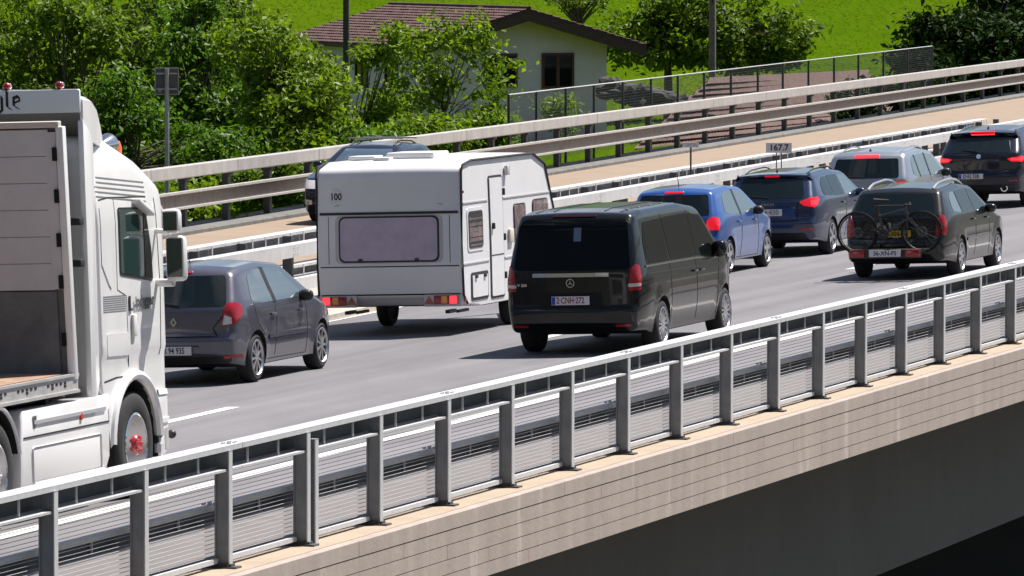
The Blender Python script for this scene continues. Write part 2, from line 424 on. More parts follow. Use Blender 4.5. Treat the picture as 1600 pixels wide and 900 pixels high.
bm = bmesh.new(); box(bm, (0, 0, .5), (.10, .14, 1.0))
pm = bpy.data.meshes.new('post'); bm.to_mesh(pm); bm.free(); pm.materials.append(M_dpost)
MZ = -.24
for x in x_posts:
    for yy in (.29, 1.02):
        o = obj('post', pm, None, med); o.location = (x, yy, MZ); o.scale = (1, 1, .93)
    bm = bmesh.new(); box(bm, (x, .66, .55), (.06, .62, .07)); obj('cross_tie', bm, M_dpost, med)
for (zt, y0, y1, out) in ((.72, 0, .22, -1), (.20, 0, .22, -1), (.72, 1.10, 1.36, 1), (.20, 1.10, 1.36, 1)):
    for i in range(0, 36, 2):
        x0 = x_posts[i]-.6 if i else x_posts[0]-.6; x1 = x_posts[min(i+2, 35)]-.6-.012
        if x1-x0 < .2: continue
        bm = bmesh.new(); boxbeam(bm, x0, x1, zt, y0, y1, .195, out)
        if out > 0:
            for q in range(1, 7):
                xx = x0 + (x1-x0)*q/7.0; box(bm, (xx, y0-.004, zt-.0975), (.045, .008, .19))
        obj('beam', bm, M_railw, med)
# ---------------------------------------------------------------- far railing
ft = Vector((FB[0]-FA[0], FB[1]-FA[1], 0)).normalized(); FH = math.atan2(ft.x, ft.y)
FO = fline(104, 0)
far = thing('far_railing', 'pale steel railing with dark posts along the far edge of the bridge', 'railing', FO, (0, 0, math.pi/2-FH))
def fx(y): return (fline(y, 0)-FO).length * (1 if y >= 104 else -1)
bm = bmesh.new(); box(bm, (0, 0, .48), (.17, .13, .96)); box(bm, (0, -.05, .93), (.26, .12, .10))
pf = bpy.data.meshes.new('post'); bm.to_mesh(pf); bm.free(); pf.materials.append(M_dpost)
fpost_y = []
y = 108.0; st = 2.75
while y < 262:
    fpost_y.append(y); y += st; st = min(3.9, st*1.014)
for y in fpost_y:
    o = obj('post', pf, None, far); o.location = (fx(y), .11, -.2)
for i in range(0, len(fpost_y)-1, 2):
    x0 = fx(fpost_y[i])+.2; x1 = fx(fpost_y[min(i+2, len(fpost_y)-1)])+.185
    bm = bmesh.new(); box(bm, ((x0+x1)/2, 0, .87), (x1-x0, .16, .25))
    bmesh.ops.bevel(bm, geom=list(bm.edges), offset=.02, segments=2, affect='EDGES', profile=.5)
    obj('top_rail', bm, M_rail, far)
    bm = bmesh.new()
    L = x1-x0; xm = (x0+x1)/2
    box(bm, (xm, -.05, .48), (L, .12, .045)); box(bm, (xm, -.045, .185), (L, .11, .04)); box(bm, (xm, -.012, .33), (L, .02, .255), 1)
    obj('guard_beam', bm, [M_rail, M_face], far)
# far kerb in lengths
bm = bmesh.new(); sweep(bm, [fline(y, 0) for y in (96, 150, 220, 345)], [(-.34, -.55), (-.34, -.235), (-.31, -.205), (.5, -.19), (.5, -.55)])
tag(obj('kerb_far', bm, M_kerbd), kind='structure')

# ================================================================== GROUND AND BACKGROUND
def pxw(px, py, d):
    """world point seen at a photograph position and a depth, used to lay out the place"""
    a = (px-800)/10000.0; b = -(py-450)/10000.0; cp, sp = math.cos(.05521), math.sin(.05521)
    v = Vector((a, cp+b*sp, -sp+b*cp)); return Vector((0, 0, CAM_H)) + v*(d/v.y)
def sstep(a, b, x):
    t = min(1, max(0, (x-a)/(b-a))); return t*t*(3-2*t)
def hills(x, y):
    return .35*math.sin(x*.11+1.3)*math.cos(y*.083) + .16*math.sin(x*.31+y*.27)
def terrain(x, y):
    yf = 119.7 + (x+6.75)*4.267
    b = (y-yf)*0.2276                               # metres beyond the far railing
    low = -1.15 - 1.3*sstep(8, -14, x)
    z = -11 + (low+11)*sstep(-14, .2, b) if b < .2 else low
    st = 229 + .5*max(-25, min(25, x))
    h = max(0, y-st)
    z += 0.20*min(h, 60+.06*h)*sstep(0, 25, h) + hills(x, y)*sstep(0, 30, h)
    r = math.hypot(x, y-80)                          # unseen valley sides, raised to block sky light and darken reflections
    if y < -30: z += .75*min(-30-y, 170)  # unseen slope behind the camera, added to darken the vehicle rears
    if r > 260 and y > -30:
        az = math.degrees(math.atan2(x, y-80))
        z += sstep(260, 560, r)*(46 if 8 < az < 100 else 30)*(1+.25*math.sin(az*.21)) + .10*max(0, r-700)
    return z
M_grass = mat('meadow', (0.056, 0.106, 0.003), 0.95, col2=(0.040, 0.080, 0.002), vscale=3.2, bump=.5, bscale=7, spec=0.0)
_nt = M_grass.node_tree                              # dry yellowish patches
_tc = nd(_nt, 'ShaderNodeTexCoord'); _nz = nd(_nt, 'ShaderNodeTexNoise'); _nz.inputs['Scale'].default_value = .12; _nz.inputs['Detail'].default_value = 5
_nt.links.new(_tc.outputs['Object'], _nz.inputs['Vector']); _rp = nd(_nt, 'ShaderNodeValToRGB'); _rp.color_ramp.elements[0].position = .47; _rp.color_ramp.elements[1].position = .72
_mx = nd(_nt, 'ShaderNodeMix'); _mx.data_type = 'RGBA'; _mx.inputs[7].default_value = (.082, .118, .006, 1)
_b = _nt.nodes['Principled BSDF']; _src = _b.inputs['Base Color'].links[0].from_socket
_nt.links.new(_nz.outputs[0], _rp.inputs[0]); _nt.links.new(_rp.outputs[0], _mx.inputs[0]); _nt.links.new(_src, _mx.inputs[6]); _nt.links.new(_mx.outputs[2], _b.inputs['Base Color'])
def axis(vals):
    out = []
    for a, b, n in vals: out += [a+(b-a)*i/n for i in range(n)]
    return out
xs = axis([(-900, -60, 24), (-60, 60, 90), (60, 900, 25)]); ys = axis([(-400, -40, 10), (-40, 60, 8), (60, 360, 130), (360, 2200, 34)])
bm = bmesh.new(); g = [[bm.verts.new((x, y, terrain(x, y))) for x in xs] for y in ys]
for j in range(len(ys)-1):
    for i in range(len(xs)-1): bm.faces.new((g[j][i], g[j][i+1], g[j+1][i+1], g[j+1][i]))
bm.normal_update()
for f in bm.faces: f.smooth = True
M_soil = mat('dark_valley_ground', (0.034, 0.035, 0.027), .95, col2=(0.018, 0.021, 0.015), vscale=.15)  # ground kept dark to cut bounce light and reflections
for f in bm.faces:
    c_ = f.calc_center_median()
    if (c_.y-(119.7+(c_.x+6.75)*4.267))*.2276 < -1.0 or math.hypot(c_.x, c_.y-80) > 330 or abs(c_.x) > 70 or c_.y < 95: f.material_index = 1
M_bounce = mat('bounce_ground', (0.10, 0.095, 0.08), .95, var=.3, vscale=.4)  # unseen paler ground, added to bounce light up onto the girder
for f in bm.faces:
    c_ = f.calc_center_median(); q_ = (c_-Vector((PX, PY, 0))).dot(LV)
    if -60 < q_ < -1.5 and -20 < c_.y < 260: f.material_index = 2
tag(obj('ground', bm, [M_grass, M_soil, M_bounce]), kind='structure')

M_blade = leafmat('grass_blades', (0.046, 0.094, 0.003), (0.080, 0.132, 0.005), 0.15, 0.0)
def scatter_mesh(name, tris, tints, m, parent=None):
    me = bpy.data.meshes.new(name); n = len(tris)
    vs = [v for t in tris for v in t]; k = len(tris[0])
    me.from_pydata(vs, [], [tuple(range(i*k, i*k+k)) for i in range(n)])
    at = me.attributes.new('tint', 'FLOAT', 'FACE'); at.data.foreach_set('value', tints)
    me.materials.append(m); o = bpy.data.objects.new(name, me); COL.objects.link(o)
    if parent: o.parent = parent
    return o
rg = random.Random(3); T = []; C = []
GB = BVHTree.FromObject(bpy.data.objects['ground'], bpy.context.evaluated_depsgraph_get())
while len(T) < 170000:                               # meadow grass standing thick on the slope
    y = 190 + 170*rg.random()**1.15; x = rg.uniform(-.086, .086)*y
    if (y-(119.7+(x+6.75)*4.267)) < 8: continue
    h_ = GB.ray_cast(Vector((x, y, 90)), Vector((0, 0, -1)))
    if h_[0] is None: continue
    a = rg.uniform(0, 6.28); w = rg.uniform(.02, .05)*y/220; hh = rg.uniform(.06, .17)
    cl = .5+.5*math.sin(x*1.7+2*math.sin(y*.21))*math.cos(y*.33+1.3*math.sin(x*.6))
    u = Vector((math.cos(a)*w*1.3, math.sin(a)*w*.2, 0)); p = h_[0]+Vector((0, 0, .01))
    if u.x < 0: u = -u
    T.append((p-u, p+u, p+Vector((rg.uniform(-.10, .10), rg.uniform(.16, .34), hh*.45+.03)))); C.append(min(1, max(0, .25*cl+.75*rg.random())))
mg = scatter_mesh('meadow_grass', T, C, M_blade)
tag(mg, 'long bright green meadow grass on the hillside', 'grass', kind='stuff')
# ---------------------------------------------------------------- trees
M_leafA = leafmat('leaf_mid', (0.020, 0.052, 0.003), (0.170, 0.275, 0.008), 0.5)
M_leafB = leafmat('leaf_light', (0.030, 0.074, 0.004), (0.215, 0.330, 0.010), 0.5)
M_leafD = leafmat('leaf_deep', (0.022, 0.064, 0.004), (0.125, 0.245, 0.010), 0.5)
M_leafC = leafmat('leaf_dark', (0.006, 0.019, 0.003), (0.022, 0.048, 0.006), 0.2, 0.04)
M_bark = mat('bark', (0.10, 0.08, 0.06), 0.95, var=.35, vscale=9, bump=.6, bscale=30)
def leaves(lobes, n, size, rg, lean=0.5):
    Q = []; C = []
    tot = sum(l[3]*l[4]*l[5] for l in lobes)
    for l in lobes:
        k = int(n*(l[3]*l[4]*l[5])/tot)
        # twig clumps inside the lobe
        ncl = max(6, k//30); cl = []
        for _ in range(ncl):
            u = Vector((rg.gauss(0, 1), rg.gauss(0, 1), rg.gauss(0, 1))).normalized(); r = rg.random()**0.42
            cl.append((Vector((l[0]+u.x*l[3]*r, l[1]+u.y*l[4]*r, l[2]+u.z*l[5]*r)), u, rg.uniform(.5, 1.3), rg.random()))
        for _ in range(k):
            c, u, rr, tn = rg.choice(cl); sp = size*1.15*rr
            p = c + Vector((rg.gauss(0, sp), rg.gauss(0, sp), rg.gauss(0, sp*.7)))
            s = size*rg.uniform(.45, 1.35)
            nrm = (u*0.6 + Vector((rg.gauss(0, .6), rg.gauss(0, .6), rg.gauss(.45, .6)))).normalized()
            t = nrm.orthogonal().normalized(); t.rotate(Matrix.Rotation(rg.uniform(0, 6.28), 3, nrm)); b = nrm.cross(t)
            Q.append((p - t*s*.5, p + b*s*.30 + nrm*s*.05, p + t*s*.55 - nrm*s*.12, p - b*s*.30 + nrm*s*.05))
            C.append(min(1, max(0, tn*.55 + rg.random()*.45 + .10)))
    return Q, C
def tree(name, label, px, py, d, lobes, n, size, m, seed, group=None, trunk_r=.12, cat='tree', limbs=True):
    """lobes: (px, py, depth offset, half width px, half height px, half depth m)"""
    rg = random.Random(seed); sc = d/10000.0
    base = pxw(px, py, d); gz = terrain(base.x, base.y); base.z = gz-.05
    t = thing(name, label, cat, base, (0, 0, 0), group)
    L = []
    for (lx, ly, dd, hw, hh, hd) in lobes:
        c = pxw(lx, ly, d+dd) - base; 
        for _k in range(5):
            u = Vector((rg.uniform(-1, 1), rg.uniform(-1, 1), rg.uniform(-1, 1)))*.62; q = rg.uniform(.45, .72)
            L.append((c.x+u.x*hw*sc, c.y+u.y*hd, c.z+u.z*hh*sc, hw*sc*q, hd*q, hh*sc*q))
    bm = bmesh.new(); big = max(L, key=lambda l: l[5]*l[3])
    top = Vector((big[0]*.6, big[1]*.6, max(.5, big[2]))); mid = Vector((top.x*.35+rg.uniform(-.1, .1), top.y*.35, top.z*.5))
    tube(bm, [(0, 0, 0), (mid.x*.4, mid.y*.4, mid.z*.5), mid, top], [trunk_r*1.25, trunk_r, trunk_r*.8, trunk_r*.35], 8)
    for l in L:
        for k in range(4 if limbs else 1):
            e = Vector((l[0]+rg.uniform(-.7, .7)*l[3], l[1]+rg.uniform(-.7, .7)*l[4], l[2]+rg.uniform(-.4, .75)*l[5]))
            s0 = mid.lerp(top, rg.uniform(0, .7)); m1 = s0.lerp(e, .5)+Vector((rg.uniform(-.1, .1), 0, rg.uniform(0, .2)))
            tube(bm, [s0, m1, e], [trunk_r*.4, trunk_r*.26, trunk_r*.08], 5)
    obj('trunk', bm, M_bark, t)
    Q, C = leaves(L, n, size, rg)
    scatter_mesh('crown', Q, C, m, t)
    return t
GT = 'trees beyond the bridge'
tree('broadleaf_tree', 'tall dark leafy tree with open crown at far left above the lorry', 120, 160, 152,
     [(130, 40, 0, 95, 60, 1.6), (60, 110, -1, 70, 55, 1.3), (190, 110, 0, 75, 65, 1.4), (110, 190, -2, 100, 55, 1.5), (240, 20, 1, 60, 45, 1.2)], 14000, .165, M_leafA, 1, GT, .11)
tree('broadleaf_tree', 'bushy green tree directly behind the blank sign on its pole', 300, 200, 146,
     [(310, 90, 1, 75, 60, 1.3), (260, 190, 0, 85, 75, 1.4), (350, 190, 0, 70, 70, 1.3), (300, 30, 2, 60, 40, 1.2)], 12500, .16, M_leafD, 2, GT, .10)
tree('broadleaf_tree', 'bright green tree with round leafy crown between blank sign and house', 430, 150, 142,
     [(440, 110, 0, 85, 75, 1.5), (500, 170, 0, 60, 60, 1.2), (400, 200, -1, 80, 70, 1.3), (470, 240, -1, 75, 50, 1.2), (390, 60, 1, 55, 45, 1.1)], 14000, .155, M_leafB, 3, GT, .10)
tree('young_tree', 'airy light green young tree in front of the white house', 685, 170, 178,
     [(640, 80, 0, 42, 36, .9), (700, 60, 0, 55, 35, .9), (760, 70, 0, 45, 30, .9), (620, 140, 0, 48, 40, .9), (700, 130, 0, 52, 45, .9), (775, 120, 0, 50, 34, .9), (650, 195, 0, 60, 38, .9), (745, 190, 0, 45, 40, .9)], 4200, .18, M_leafB, 4, GT, .045, 'tree', False)
tree('broadleaf_tree', 'dense leafy tree at the upper left corner above the lorry', 30, 150, 160,
     [(20, 60, 0, 70, 60, 1.5), (80, 10, 0, 70, 50, 1.4), (180, -10, 1, 70, 50, 1.4), (10, 150, -1, 60, 60, 1.4), (140, 120, -2, 80, 60, 1.4)], 12000, .17, M_leafB, 11, GT, .11)
tree('broadleaf_tree', 'leafy tree crossing the thin dark pole at upper left', 360, 150, 158,
     [(350, 20, 0, 70, 45, 1.4), (420, 60, 0, 60, 40, 1.2), (300, 120, 0, 80, 60, 1.4), (380, 140, -1, 80, 60, 1.4), (480, 130, 0, 60, 45, 1.2)], 12000, .16, M_leafA, 12, GT, .10)
tree('broadleaf_tree', 'dark leafy tree filling the gap below the blank sign', 220, 260, 136,
     [(210, 170, 0, 70, 70, 1.3), (280, 260, 0, 80, 55, 1.3), (170, 230, 0, 80, 60, 1.3), (340, 250, 0, 60, 50, 1.2)], 11000, .15, M_leafD, 13, GT, .09)
tree('broadleaf_tree', 'bright leafy tree covering the left corner of the house wall', 545, 190, 168,
     [(515, 130, 0, 48, 38, 1.1), (570, 190, 0, 55, 45, 1.1), (500, 195, 0, 50, 45, 1.1), (590, 95, 0, 32, 26, .8), (625, 60, 0, 30, 24, .8)], 7000, .17, M_leafB, 14, GT, .06, 'tree', False)
GS = 'shrubs behind the far railing'
for i, (x, y, d, hw, hh, n, lab) in enumerate([
        (300, 330, 126, 75, 45, 4200, 'low green shrub behind the far railing below the blank sign'),
        (430, 300, 134, 85, 45, 4800, 'low green shrub behind the far railing left of the caravan roof'),
        (560, 235, 142, 75, 40, 4200, 'leafy shrub behind the far railing above the dark car with roof bars'),
        (660, 215, 150, 70, 34, 3600, 'leafy shrub below the airy young tree by the house'),
        (760, 215, 156, 55, 36, 2600, 'thin shrub at the foot of the white house wall'),
        (150, 290, 128, 110, 60, 5200, 'dense shrub behind the lorry cab roof'),
        (875, 180, 166, 35, 30, 900, 'wispy shrub inside the wire mesh fence by the house corner')]):
    tree('shrub', lab, x, y+20, d, [(x-hw*.4, y, 0, hw*.6, hh*.8, 1.0), (x+hw*.45, y+4, .5, hw*.55, hh*.75, 1.0), (x, y-hh*.35, .3, hw*.6, hh*.7, 1.0)], int(n*1.1), .155, (M_leafB, M_leafA, M_leafD)[i % 3], 20+i, GS, .04, 'shrub', False)
tree('walnut_tree', 'large dark green tree with forked trunk right of the house', 1045, 130, 226,
     [(1000, 50, 0, 62, 42, 1.8), (1085, 20, 0, 80, 55, 2.2), (1165, 40, 1, 75, 55, 2.2), (1060, 68, -1, 75, 30, 1.8), (1150, 78, 0, 75, 32, 1.8), (1215, 60, 0, 55, 55, 1.8), (1000, 85, -1, 40, 18, 1.2)], 12500, .25, M_leafA, 5, GT, .16)
tree('bare_tree', 'thin sparse tree on the meadow behind the house roof', 905, 45, 246,
     [(905, -5, 0, 45, 28, 1.2), (875, 0, 0, 30, 18, .9), (940, 2, 0, 30, 20, .9)], 1300, .14, M_leafA, 6, GT, .10)
tree('dark_tree', 'very dark evergreen tree at the right behind the far railing', 1530, 130, 236,
     [(1480, 65, 0, 70, 45, 2.4), (1560, 50, 0, 85, 65, 2.8), (1600, 0, 2, 80, 50, 2.4), (1440, 95, -1, 50, 34, 1.8), (1520, 115, -2, 110, 45, 2.2), (1600, 100, -2, 60, 50, 2.2), (1640, 50, 0, 60, 70, 2.2)], 26000, .27, M_leafC, 8, GT, .16)
tree('dark_shrub', 'dark low bush at the right end of the tiled roof', 1400, 190, 218,
     [(1345, 170, -8, 45, 34, 1.2), (1400, 155, 0, 60, 40, 1.5), (1470, 150, 10, 70, 38, 1.5), (1550, 140, 22, 70, 34, 1.5), (1620, 130, 30, 60, 34, 1.5)], 13000, .22, M_leafC, 9, GS, .05, 'shrub', False)

# ---------------------------------------------------------------- house
M_plas = mat('white_plaster', (0.68, 0.60, 0.64), 0.9, col2=(0.60, 0.53, 0.565), vscale=1.5, bump=.15)
M_wood = mat('dark_wood', (0.055, 0.03, 0.022), 0.75, var=.3, vscale=12)
M_frame = mat('red_brown_frame', (0.075, 0.026, 0.018), 0.6, var=.2)
M_tile = mat('roof_tile', (0.085, 0.036, 0.030), 0.85, col2=(0.055, 0.025, 0.021), vscale=5)
M_tile2 = mat('roof_tile_pale', (0.135, 0.078, 0.068), 0.9, col2=(0.085, 0.050, 0.044), vscale=4)
M_wglass = mat('dark_window_glass', (0.008, 0.008, 0.010), 0.06, spec=.5)
GD = 212.0
gp = pxw(814, 8, GD)
house = thing('house', 'white plastered house with low brown tiled gable roof behind the trees', 'house', (gp.x, gp.y, 0), (0, 0, math.atan2(.35, .93)))
HW, HL = 3.05, 12.5; ZA = 2.80; ZE = 1.915; ZG = -3.2                   # local: x right, y back
slope = (ZA-ZE)/HW
bm = bmesh.new()
HX = 3.75; ZX = ZA-HX*slope
fr = [(-HX, 0, ZG), (HW, 0, ZG), (HW, 0, ZE), (0, 0, ZA), (-HX, 0, ZX)]
vf = [bm.verts.new(p) for p in fr]; vb = [bm.verts.new((p[0], HL, p[2])) for p in fr]
bm.faces.new(vf); bm.faces.new(vb[::-1])
for i in range(5): bm.faces.new((vf[i], vb[i], vb[(i+1) % 5], vf[(i+1) % 5]))
bmesh.ops.recalc_face_normals(bm, faces=bm.faces); obj('wall', bm, M_plas, house)
ov = 1.15; fo = .75
bm = bmesh.new()
for sgn in (-1, 1):
    ov = 1.12; a = Vector((0, 0, ZA+.12)); e = Vector((sgn*(HW+ov), 0, ZA+.12-(HW+ov)*slope))
    th = Vector((0, 0, -.13))
    q = [a+Vector((0, -fo, 0)), e+Vector((0, -fo, 0)), e+Vector((0, HL+.5, 0)), a+Vector((0, HL+.5, 0))]
    v = [bm.verts.new(p) for p in q]; w = [bm.verts.new(p+th) for p in q]
    bm.faces.new(v); bm.faces.new(w[::-1])
    for i in range(4): bm.faces.new((v[i], w[i], w[(i+1) % 4], v[(i+1) % 4]))
bmesh.ops.recalc_face_normals(bm, faces=bm.faces)
roof = obj('roof', bm, M_wood, house)
def tile_course(parent, a, b, up, n_unused, thick, m, w, name='tile_course', wav=.016):
    """one course of overlapping tiles from a to b; up = vector to the next course"""
    a, b, up = Vector(a), Vector(b), Vector(up); L = (b-a).length; k = max(2, int(L/w)); d = (b-a)/k; nrm = d.cross(up).normalized()
    if nrm.z < 0: nrm = -nrm
    bm = bmesh.new()
    for i in range(k):
        j = random.uniform(-.004, .006)
        o = a + d*i; s = [0, .25, .5, .75, .97]; hgt = [0, wav, wav*1.3, wav, 0]
        lo = [bm.verts.new(o + d*t + nrm*(thick+hh+j)) for t, hh in zip(s, hgt)]
        hi = [bm.verts.new(o + d*t + up*1.12 + nrm*(hh*.6+j)) for t, hh in zip(s, hgt)]
        ft = [bm.verts.new(o + d*t + nrm*(thick*.45)) for t in s]
        for q in range(4):
            bm.faces.new((lo[q], lo[q+1], hi[q+1], hi[q])); bm.faces.new((ft[q], ft[q+1], lo[q+1], lo[q]))
    return obj(name, bm, m, parent)
for sgn in (-1, 1):
    ov = 1.12; nc = 15; run = (HW+ov)
    for c in range(nc):
        t0 = 1-c/nc; x0 = sgn*run*t0; z0 = ZA+.125-run*t0*slope
        up = Vector((-sgn*run/nc, 0, run*slope/nc))
        tile_course(roof, (x0, -fo-.02, z0), (x0, HL+.5, z0), up, 0, .03, M_tile, .24)
bm = bmesh.new(); tube(bm, [(0, -fo-.03, ZA+.15), (0, HL+.5, ZA+.15)], .07, 8); obj('ridge_tiles', bm, M_tile, roof)
bm = bmesh.new()
for sgn in (-1, 1):                                                     # barge boards
    ov = 1.12; a = Vector((0, -fo-.03, ZA+.02)); e = Vector((sgn*(HW+ov), -fo-.03, ZA+.02-(HW+ov)*slope))
    v = [bm.verts.new(p) for p in (a, e, e+Vector((0, 0, -.30)), a+Vector((0, 0, -.30)))]; w = [bm.verts.new(p.co+Vector((0, .04, 0))) for p in v]
    bm.faces.new(v); bm.faces.new(w[::-1])
    for i in range(4): bm.faces.new((v[i], w[i], w[(i+1) % 4], v[(i+1) % 4]))
bmesh.ops.recalc_face_normals(bm, faces=bm.faces); obj('barge_board', bm, M_wood, roof)
for yy in (-.35, .0):
    for sgn in (-1, 1):
        bm = bmesh.new(); box(bm, (sgn*(HW-.02), yy+.1, ZE-.1), (.14, 1.0, .16)); obj('purlin', bm, M_wood, roof); break
def window(parent, x, z, w, h, face='front', yy=0.0):
    """recessed casement with frame, mullion and two panes"""
    t = .05
    def pt(u, d, zz): return (x+u, yy+d, zz) if face == 'front' else (-HX+d, x+u, zz)
    bm = bmesh.new()
    def bb(u0, u1, d0, d1, z0, z1):
        a = pt(u0, d0, z0); b = pt(u1, d1, z1)
        box(bm, [(a[i]+b[i])/2 for i in range(3)], [abs(a[i]-b[i]) for i in range(3)])
    fw = .085
    bb(-w/2, w/2, -.06, .02, z+h/2-fw, z+h/2); bb(-w/2, w/2, -.06, .02, z-h/2, z-h/2+fw)
    bb(-w/2, -w/2+fw, -.058, .018, z-h/2+fw, z+h/2-fw); bb(w/2-fw, w/2, -.058, .018, z-h/2+fw, z+h/2-fw)
    bb(-.06, .06, -.045, .014, z-h/2+fw, z+h/2-fw)
    o = obj('window', bm, M_frame, parent)
    for s in (-1, 1):
        bm = bmesh.new(); bb(s*.06 if s > 0 else -w/2+fw, w/2-fw if s > 0 else -.06, -.02, .01, z-h/2+fw, z+h/2-fw)
        obj('pane', bm, M_wglass, o)
window(house, 1.30, .86, 1.14, 1.18); window(house, -.70, .88, 1.12, 1.12)
for yy_ in (2.2, 5.2, 8.6, 11.0): window(house, yy_, .75, 1.25, 1.05, 'side')
# ---------------------------------------------------------------- tiled shed roof below the fence
sh = thing('tiled_shed', 'low shed with pale red tiled roof beyond the far railing', 'shed', pxw(1180, 215, 202))
o_ = sh.location.copy()
aL, aR = pxw(985, 238, 197)-o_, pxw(1400, 200, 214)-o_
tL, tR = pxw(1108, 123, 205)-o_, pxw(1345, 112, 222)-o_
nc = 12
bm = bmesh.new(); v = [bm.verts.new(p) for p in (aL, aR, tR, tL)]; w = [bm.verts.new(p+Vector((0, .5, -2.2))) for p in (aL, aR, tR, tL)]
bm.faces.new(v)
for i in range(4): bm.faces.new((v[i], w[i], w[(i+1) % 4], v[(i+1) % 4]))
bmesh.ops.recalc_face_normals(bm, faces=bm.faces); obj('roof_base', bm, M_wood, sh)
for c in range(nc):
    t = c/nc; a = aL.lerp(tL, t); b = aR.lerp(tR, t); up = (tL-aL)/nc
    o = tile_course(sh, a+Vector((0, 0, .02)), b+Vector((0, 0, .02)), (up.x, up.y, up.z), 0, .13, M_tile2, .22, 'tile_course', .02)
# ---------------------------------------------------------------- dark stone bank under the big tree
M_stone = mat('dark_stone', (0.055, 0.05, 0.05), 0.95, var=.4, vscale=4, bump=.6)
bank = thing('stone_bank', 'dark rough stone wall under the big tree beside the house', 'stone wall', pxw(1000, 165, 205))
o_ = bank.location.copy(); rg = random.Random(5)
for i in range(95):
    t = i/94; p = pxw(940+t*175, 138+t*40+rg.uniform(-14, 12), 204+rg.uniform(-1.2, 1.2)) - o_
    bm = bmesh.new(); bmesh.ops.create_icosphere(bm, subdivisions=1, radius=1)
    for v in bm.verts:
        k = 1+.22*math.sin(v.co.x*5+i)+.15*math.sin(v.co.y*7+2*i)+.15*math.cos(v.co.z*6+i)
        v.co = Vector((v.co.x*.26*k, v.co.y*.24*k, v.co.z*.16*k)) + p
    obj('stone', bm, M_stone, bank)
# ---------------------------------------------------------------- mesh fence along the far edge
fa, fb = pxw(795, 148, 151.05), pxw(1456, 72, 216.9)
fdir = Vector((fb.x-fa.x, fb.y-fa.y, 0)); FL = fdir.length
fence = thing('mesh_fence', 'tall dark wire mesh fence behind the far railing', 'fence', (fa.x, fa.y, -.3), (0, 0, math.atan2(fdir.y, fdir.x)))
M_fpost = mat('fence_post', (0.05, 0.052, 0.055), .6, metal=.3); M_fmesh = mat('fence_mesh', (0.10, 0.105, 0.11), .6, metal=.3)
pxs = [795, 838, 884, 928, 973, 1017, 1059, 1100, 1142, 1184, 1223, 1263, 1303, 1341, 1380, 1418, 1456]
fxs = []
for q in pxs:
    r = (q-800)/10000.0                                     # where that sight line crosses the fence
    # x = r*y ; line from fa
    k = (r*fa.y-fa.x)/(fdir.x-r*fdir.y); fxs.append(k*FL)
for x in fxs:
    bm = bmesh.new(); box(bm, (x, 0, .97), (.06, .06, 1.86)); obj('post', bm, M_fpost, fence)
for i in range(len(fxs)-1):
    a, b = fxs[i], fxs[i+1]
    bm = bmesh.new(); tube(bm, [(a, 0, 1.90), (b, 0, 1.90)], .017, 6); obj('top_tube', bm, M_galv, fence)
    bm = bmesh.new(); n = int((b-a)/.10)
    for k in range(n): box(bm, (a+(b-a)*(k+.5)/n, 0, 1.05), (.007, .003, 1.68))
    for k in range(24): box(bm, ((a+b)/2, .004, .24+k*.07), (b-a, .003, .0045))
    tag(obj('wire_mesh', bm, M_fmesh, fence), kind='stuff')
# ---------------------------------------------------------------- poles and the blank sign
M_pole = mat('pole_wood', (0.16, 0.13, 0.115), .9, var=.3, vscale=6); M_pold = mat('pole_dark', (0.035, 0.033, 0.035), .8, var=.3)
def pole(name, label, px, d, r, m, top=9.0, fit=True):
    b = pxw(px, 100, d); gz = terrain(b.x, b.y)
    t = thing(name, label, 'pole', (b.x, b.y, gz))
    bm = bmesh.new(); lathe(bm, [(r*1.12, -.3), (r, 2.5), (r*.82, top-gz)], 14, 'z'); obj('shaft', bm, m, t, True)
    bm = bmesh.new()
    for zz in (3.2-gz, 4.2-gz): box(bm, (0, -r-.03, zz), (.05, .08, .22))
    box(bm, (0, 0, top-gz-.5), (1.4, .1, .1)); obj('fittings', bm, M_pold, t)
    bm = bmesh.new()
    for xx in (-.6, 0, .6): lathe(bm, [(.03, top-gz-.44), (.05, top-gz-.36), (.05, top-gz-.3), (.02, top-gz-.24)], 8, 'z', c=(xx, 0, 0))
    obj('insulators', bm, M_galv, t)
    return t
pole('utility_pole', 'dark utility pole rising in front of the left end of the house roof', 541, 192, .10, M_pold)
pole('utility_pole', 'grey wooden utility pole in front of the big tree', 1113, 214, .12, M_pole)
pole('utility_pole', 'thin dark utility pole among the trees at upper left', 390, 176, .075, M_pold)
sb = pxw(261, 250, 124.5)
sg = thing('road_sign', 'blank dark grey back of a rectangular road sign on a pole', 'sign', (sb.x, sb.y, -1.6), (0, 0, R(4)))
s0 = pxw(261, 127, 124.5).z + 1.6
M_signb = mat('sign_back', (0.085, 0.088, 0.095), .55, metal=.3, var=.12)
bm = bmesh.new(); tube(bm, [(0, 0, 0), (0, 0, s0+.25)], .045, 10); obj('pole', bm, M_post, sg, True)
bm = bbox_((0, .06, s0), (.46, .02, .52), .006, 1); obj('panel', bm, M_signb, sg)
bm = bmesh.new()
for xx in (-.225, .225): box(bm, (xx, .052, s0), (.018, .03, .53))
for zz in (-.255, .255): box(bm, (0, .052, s0+zz), (.432, .03, .018))
obj('panel_rim', bm, M_post, sg)
bm = bmesh.new()
for zz in (-.15, .15): box(bm, (0, .02, s0+zz), (.40, .05, .035))
box(bm, (-.13, .046, s0-.19), (.06, .006, .04), 0); obj('bracket', bm, M_post, sg)
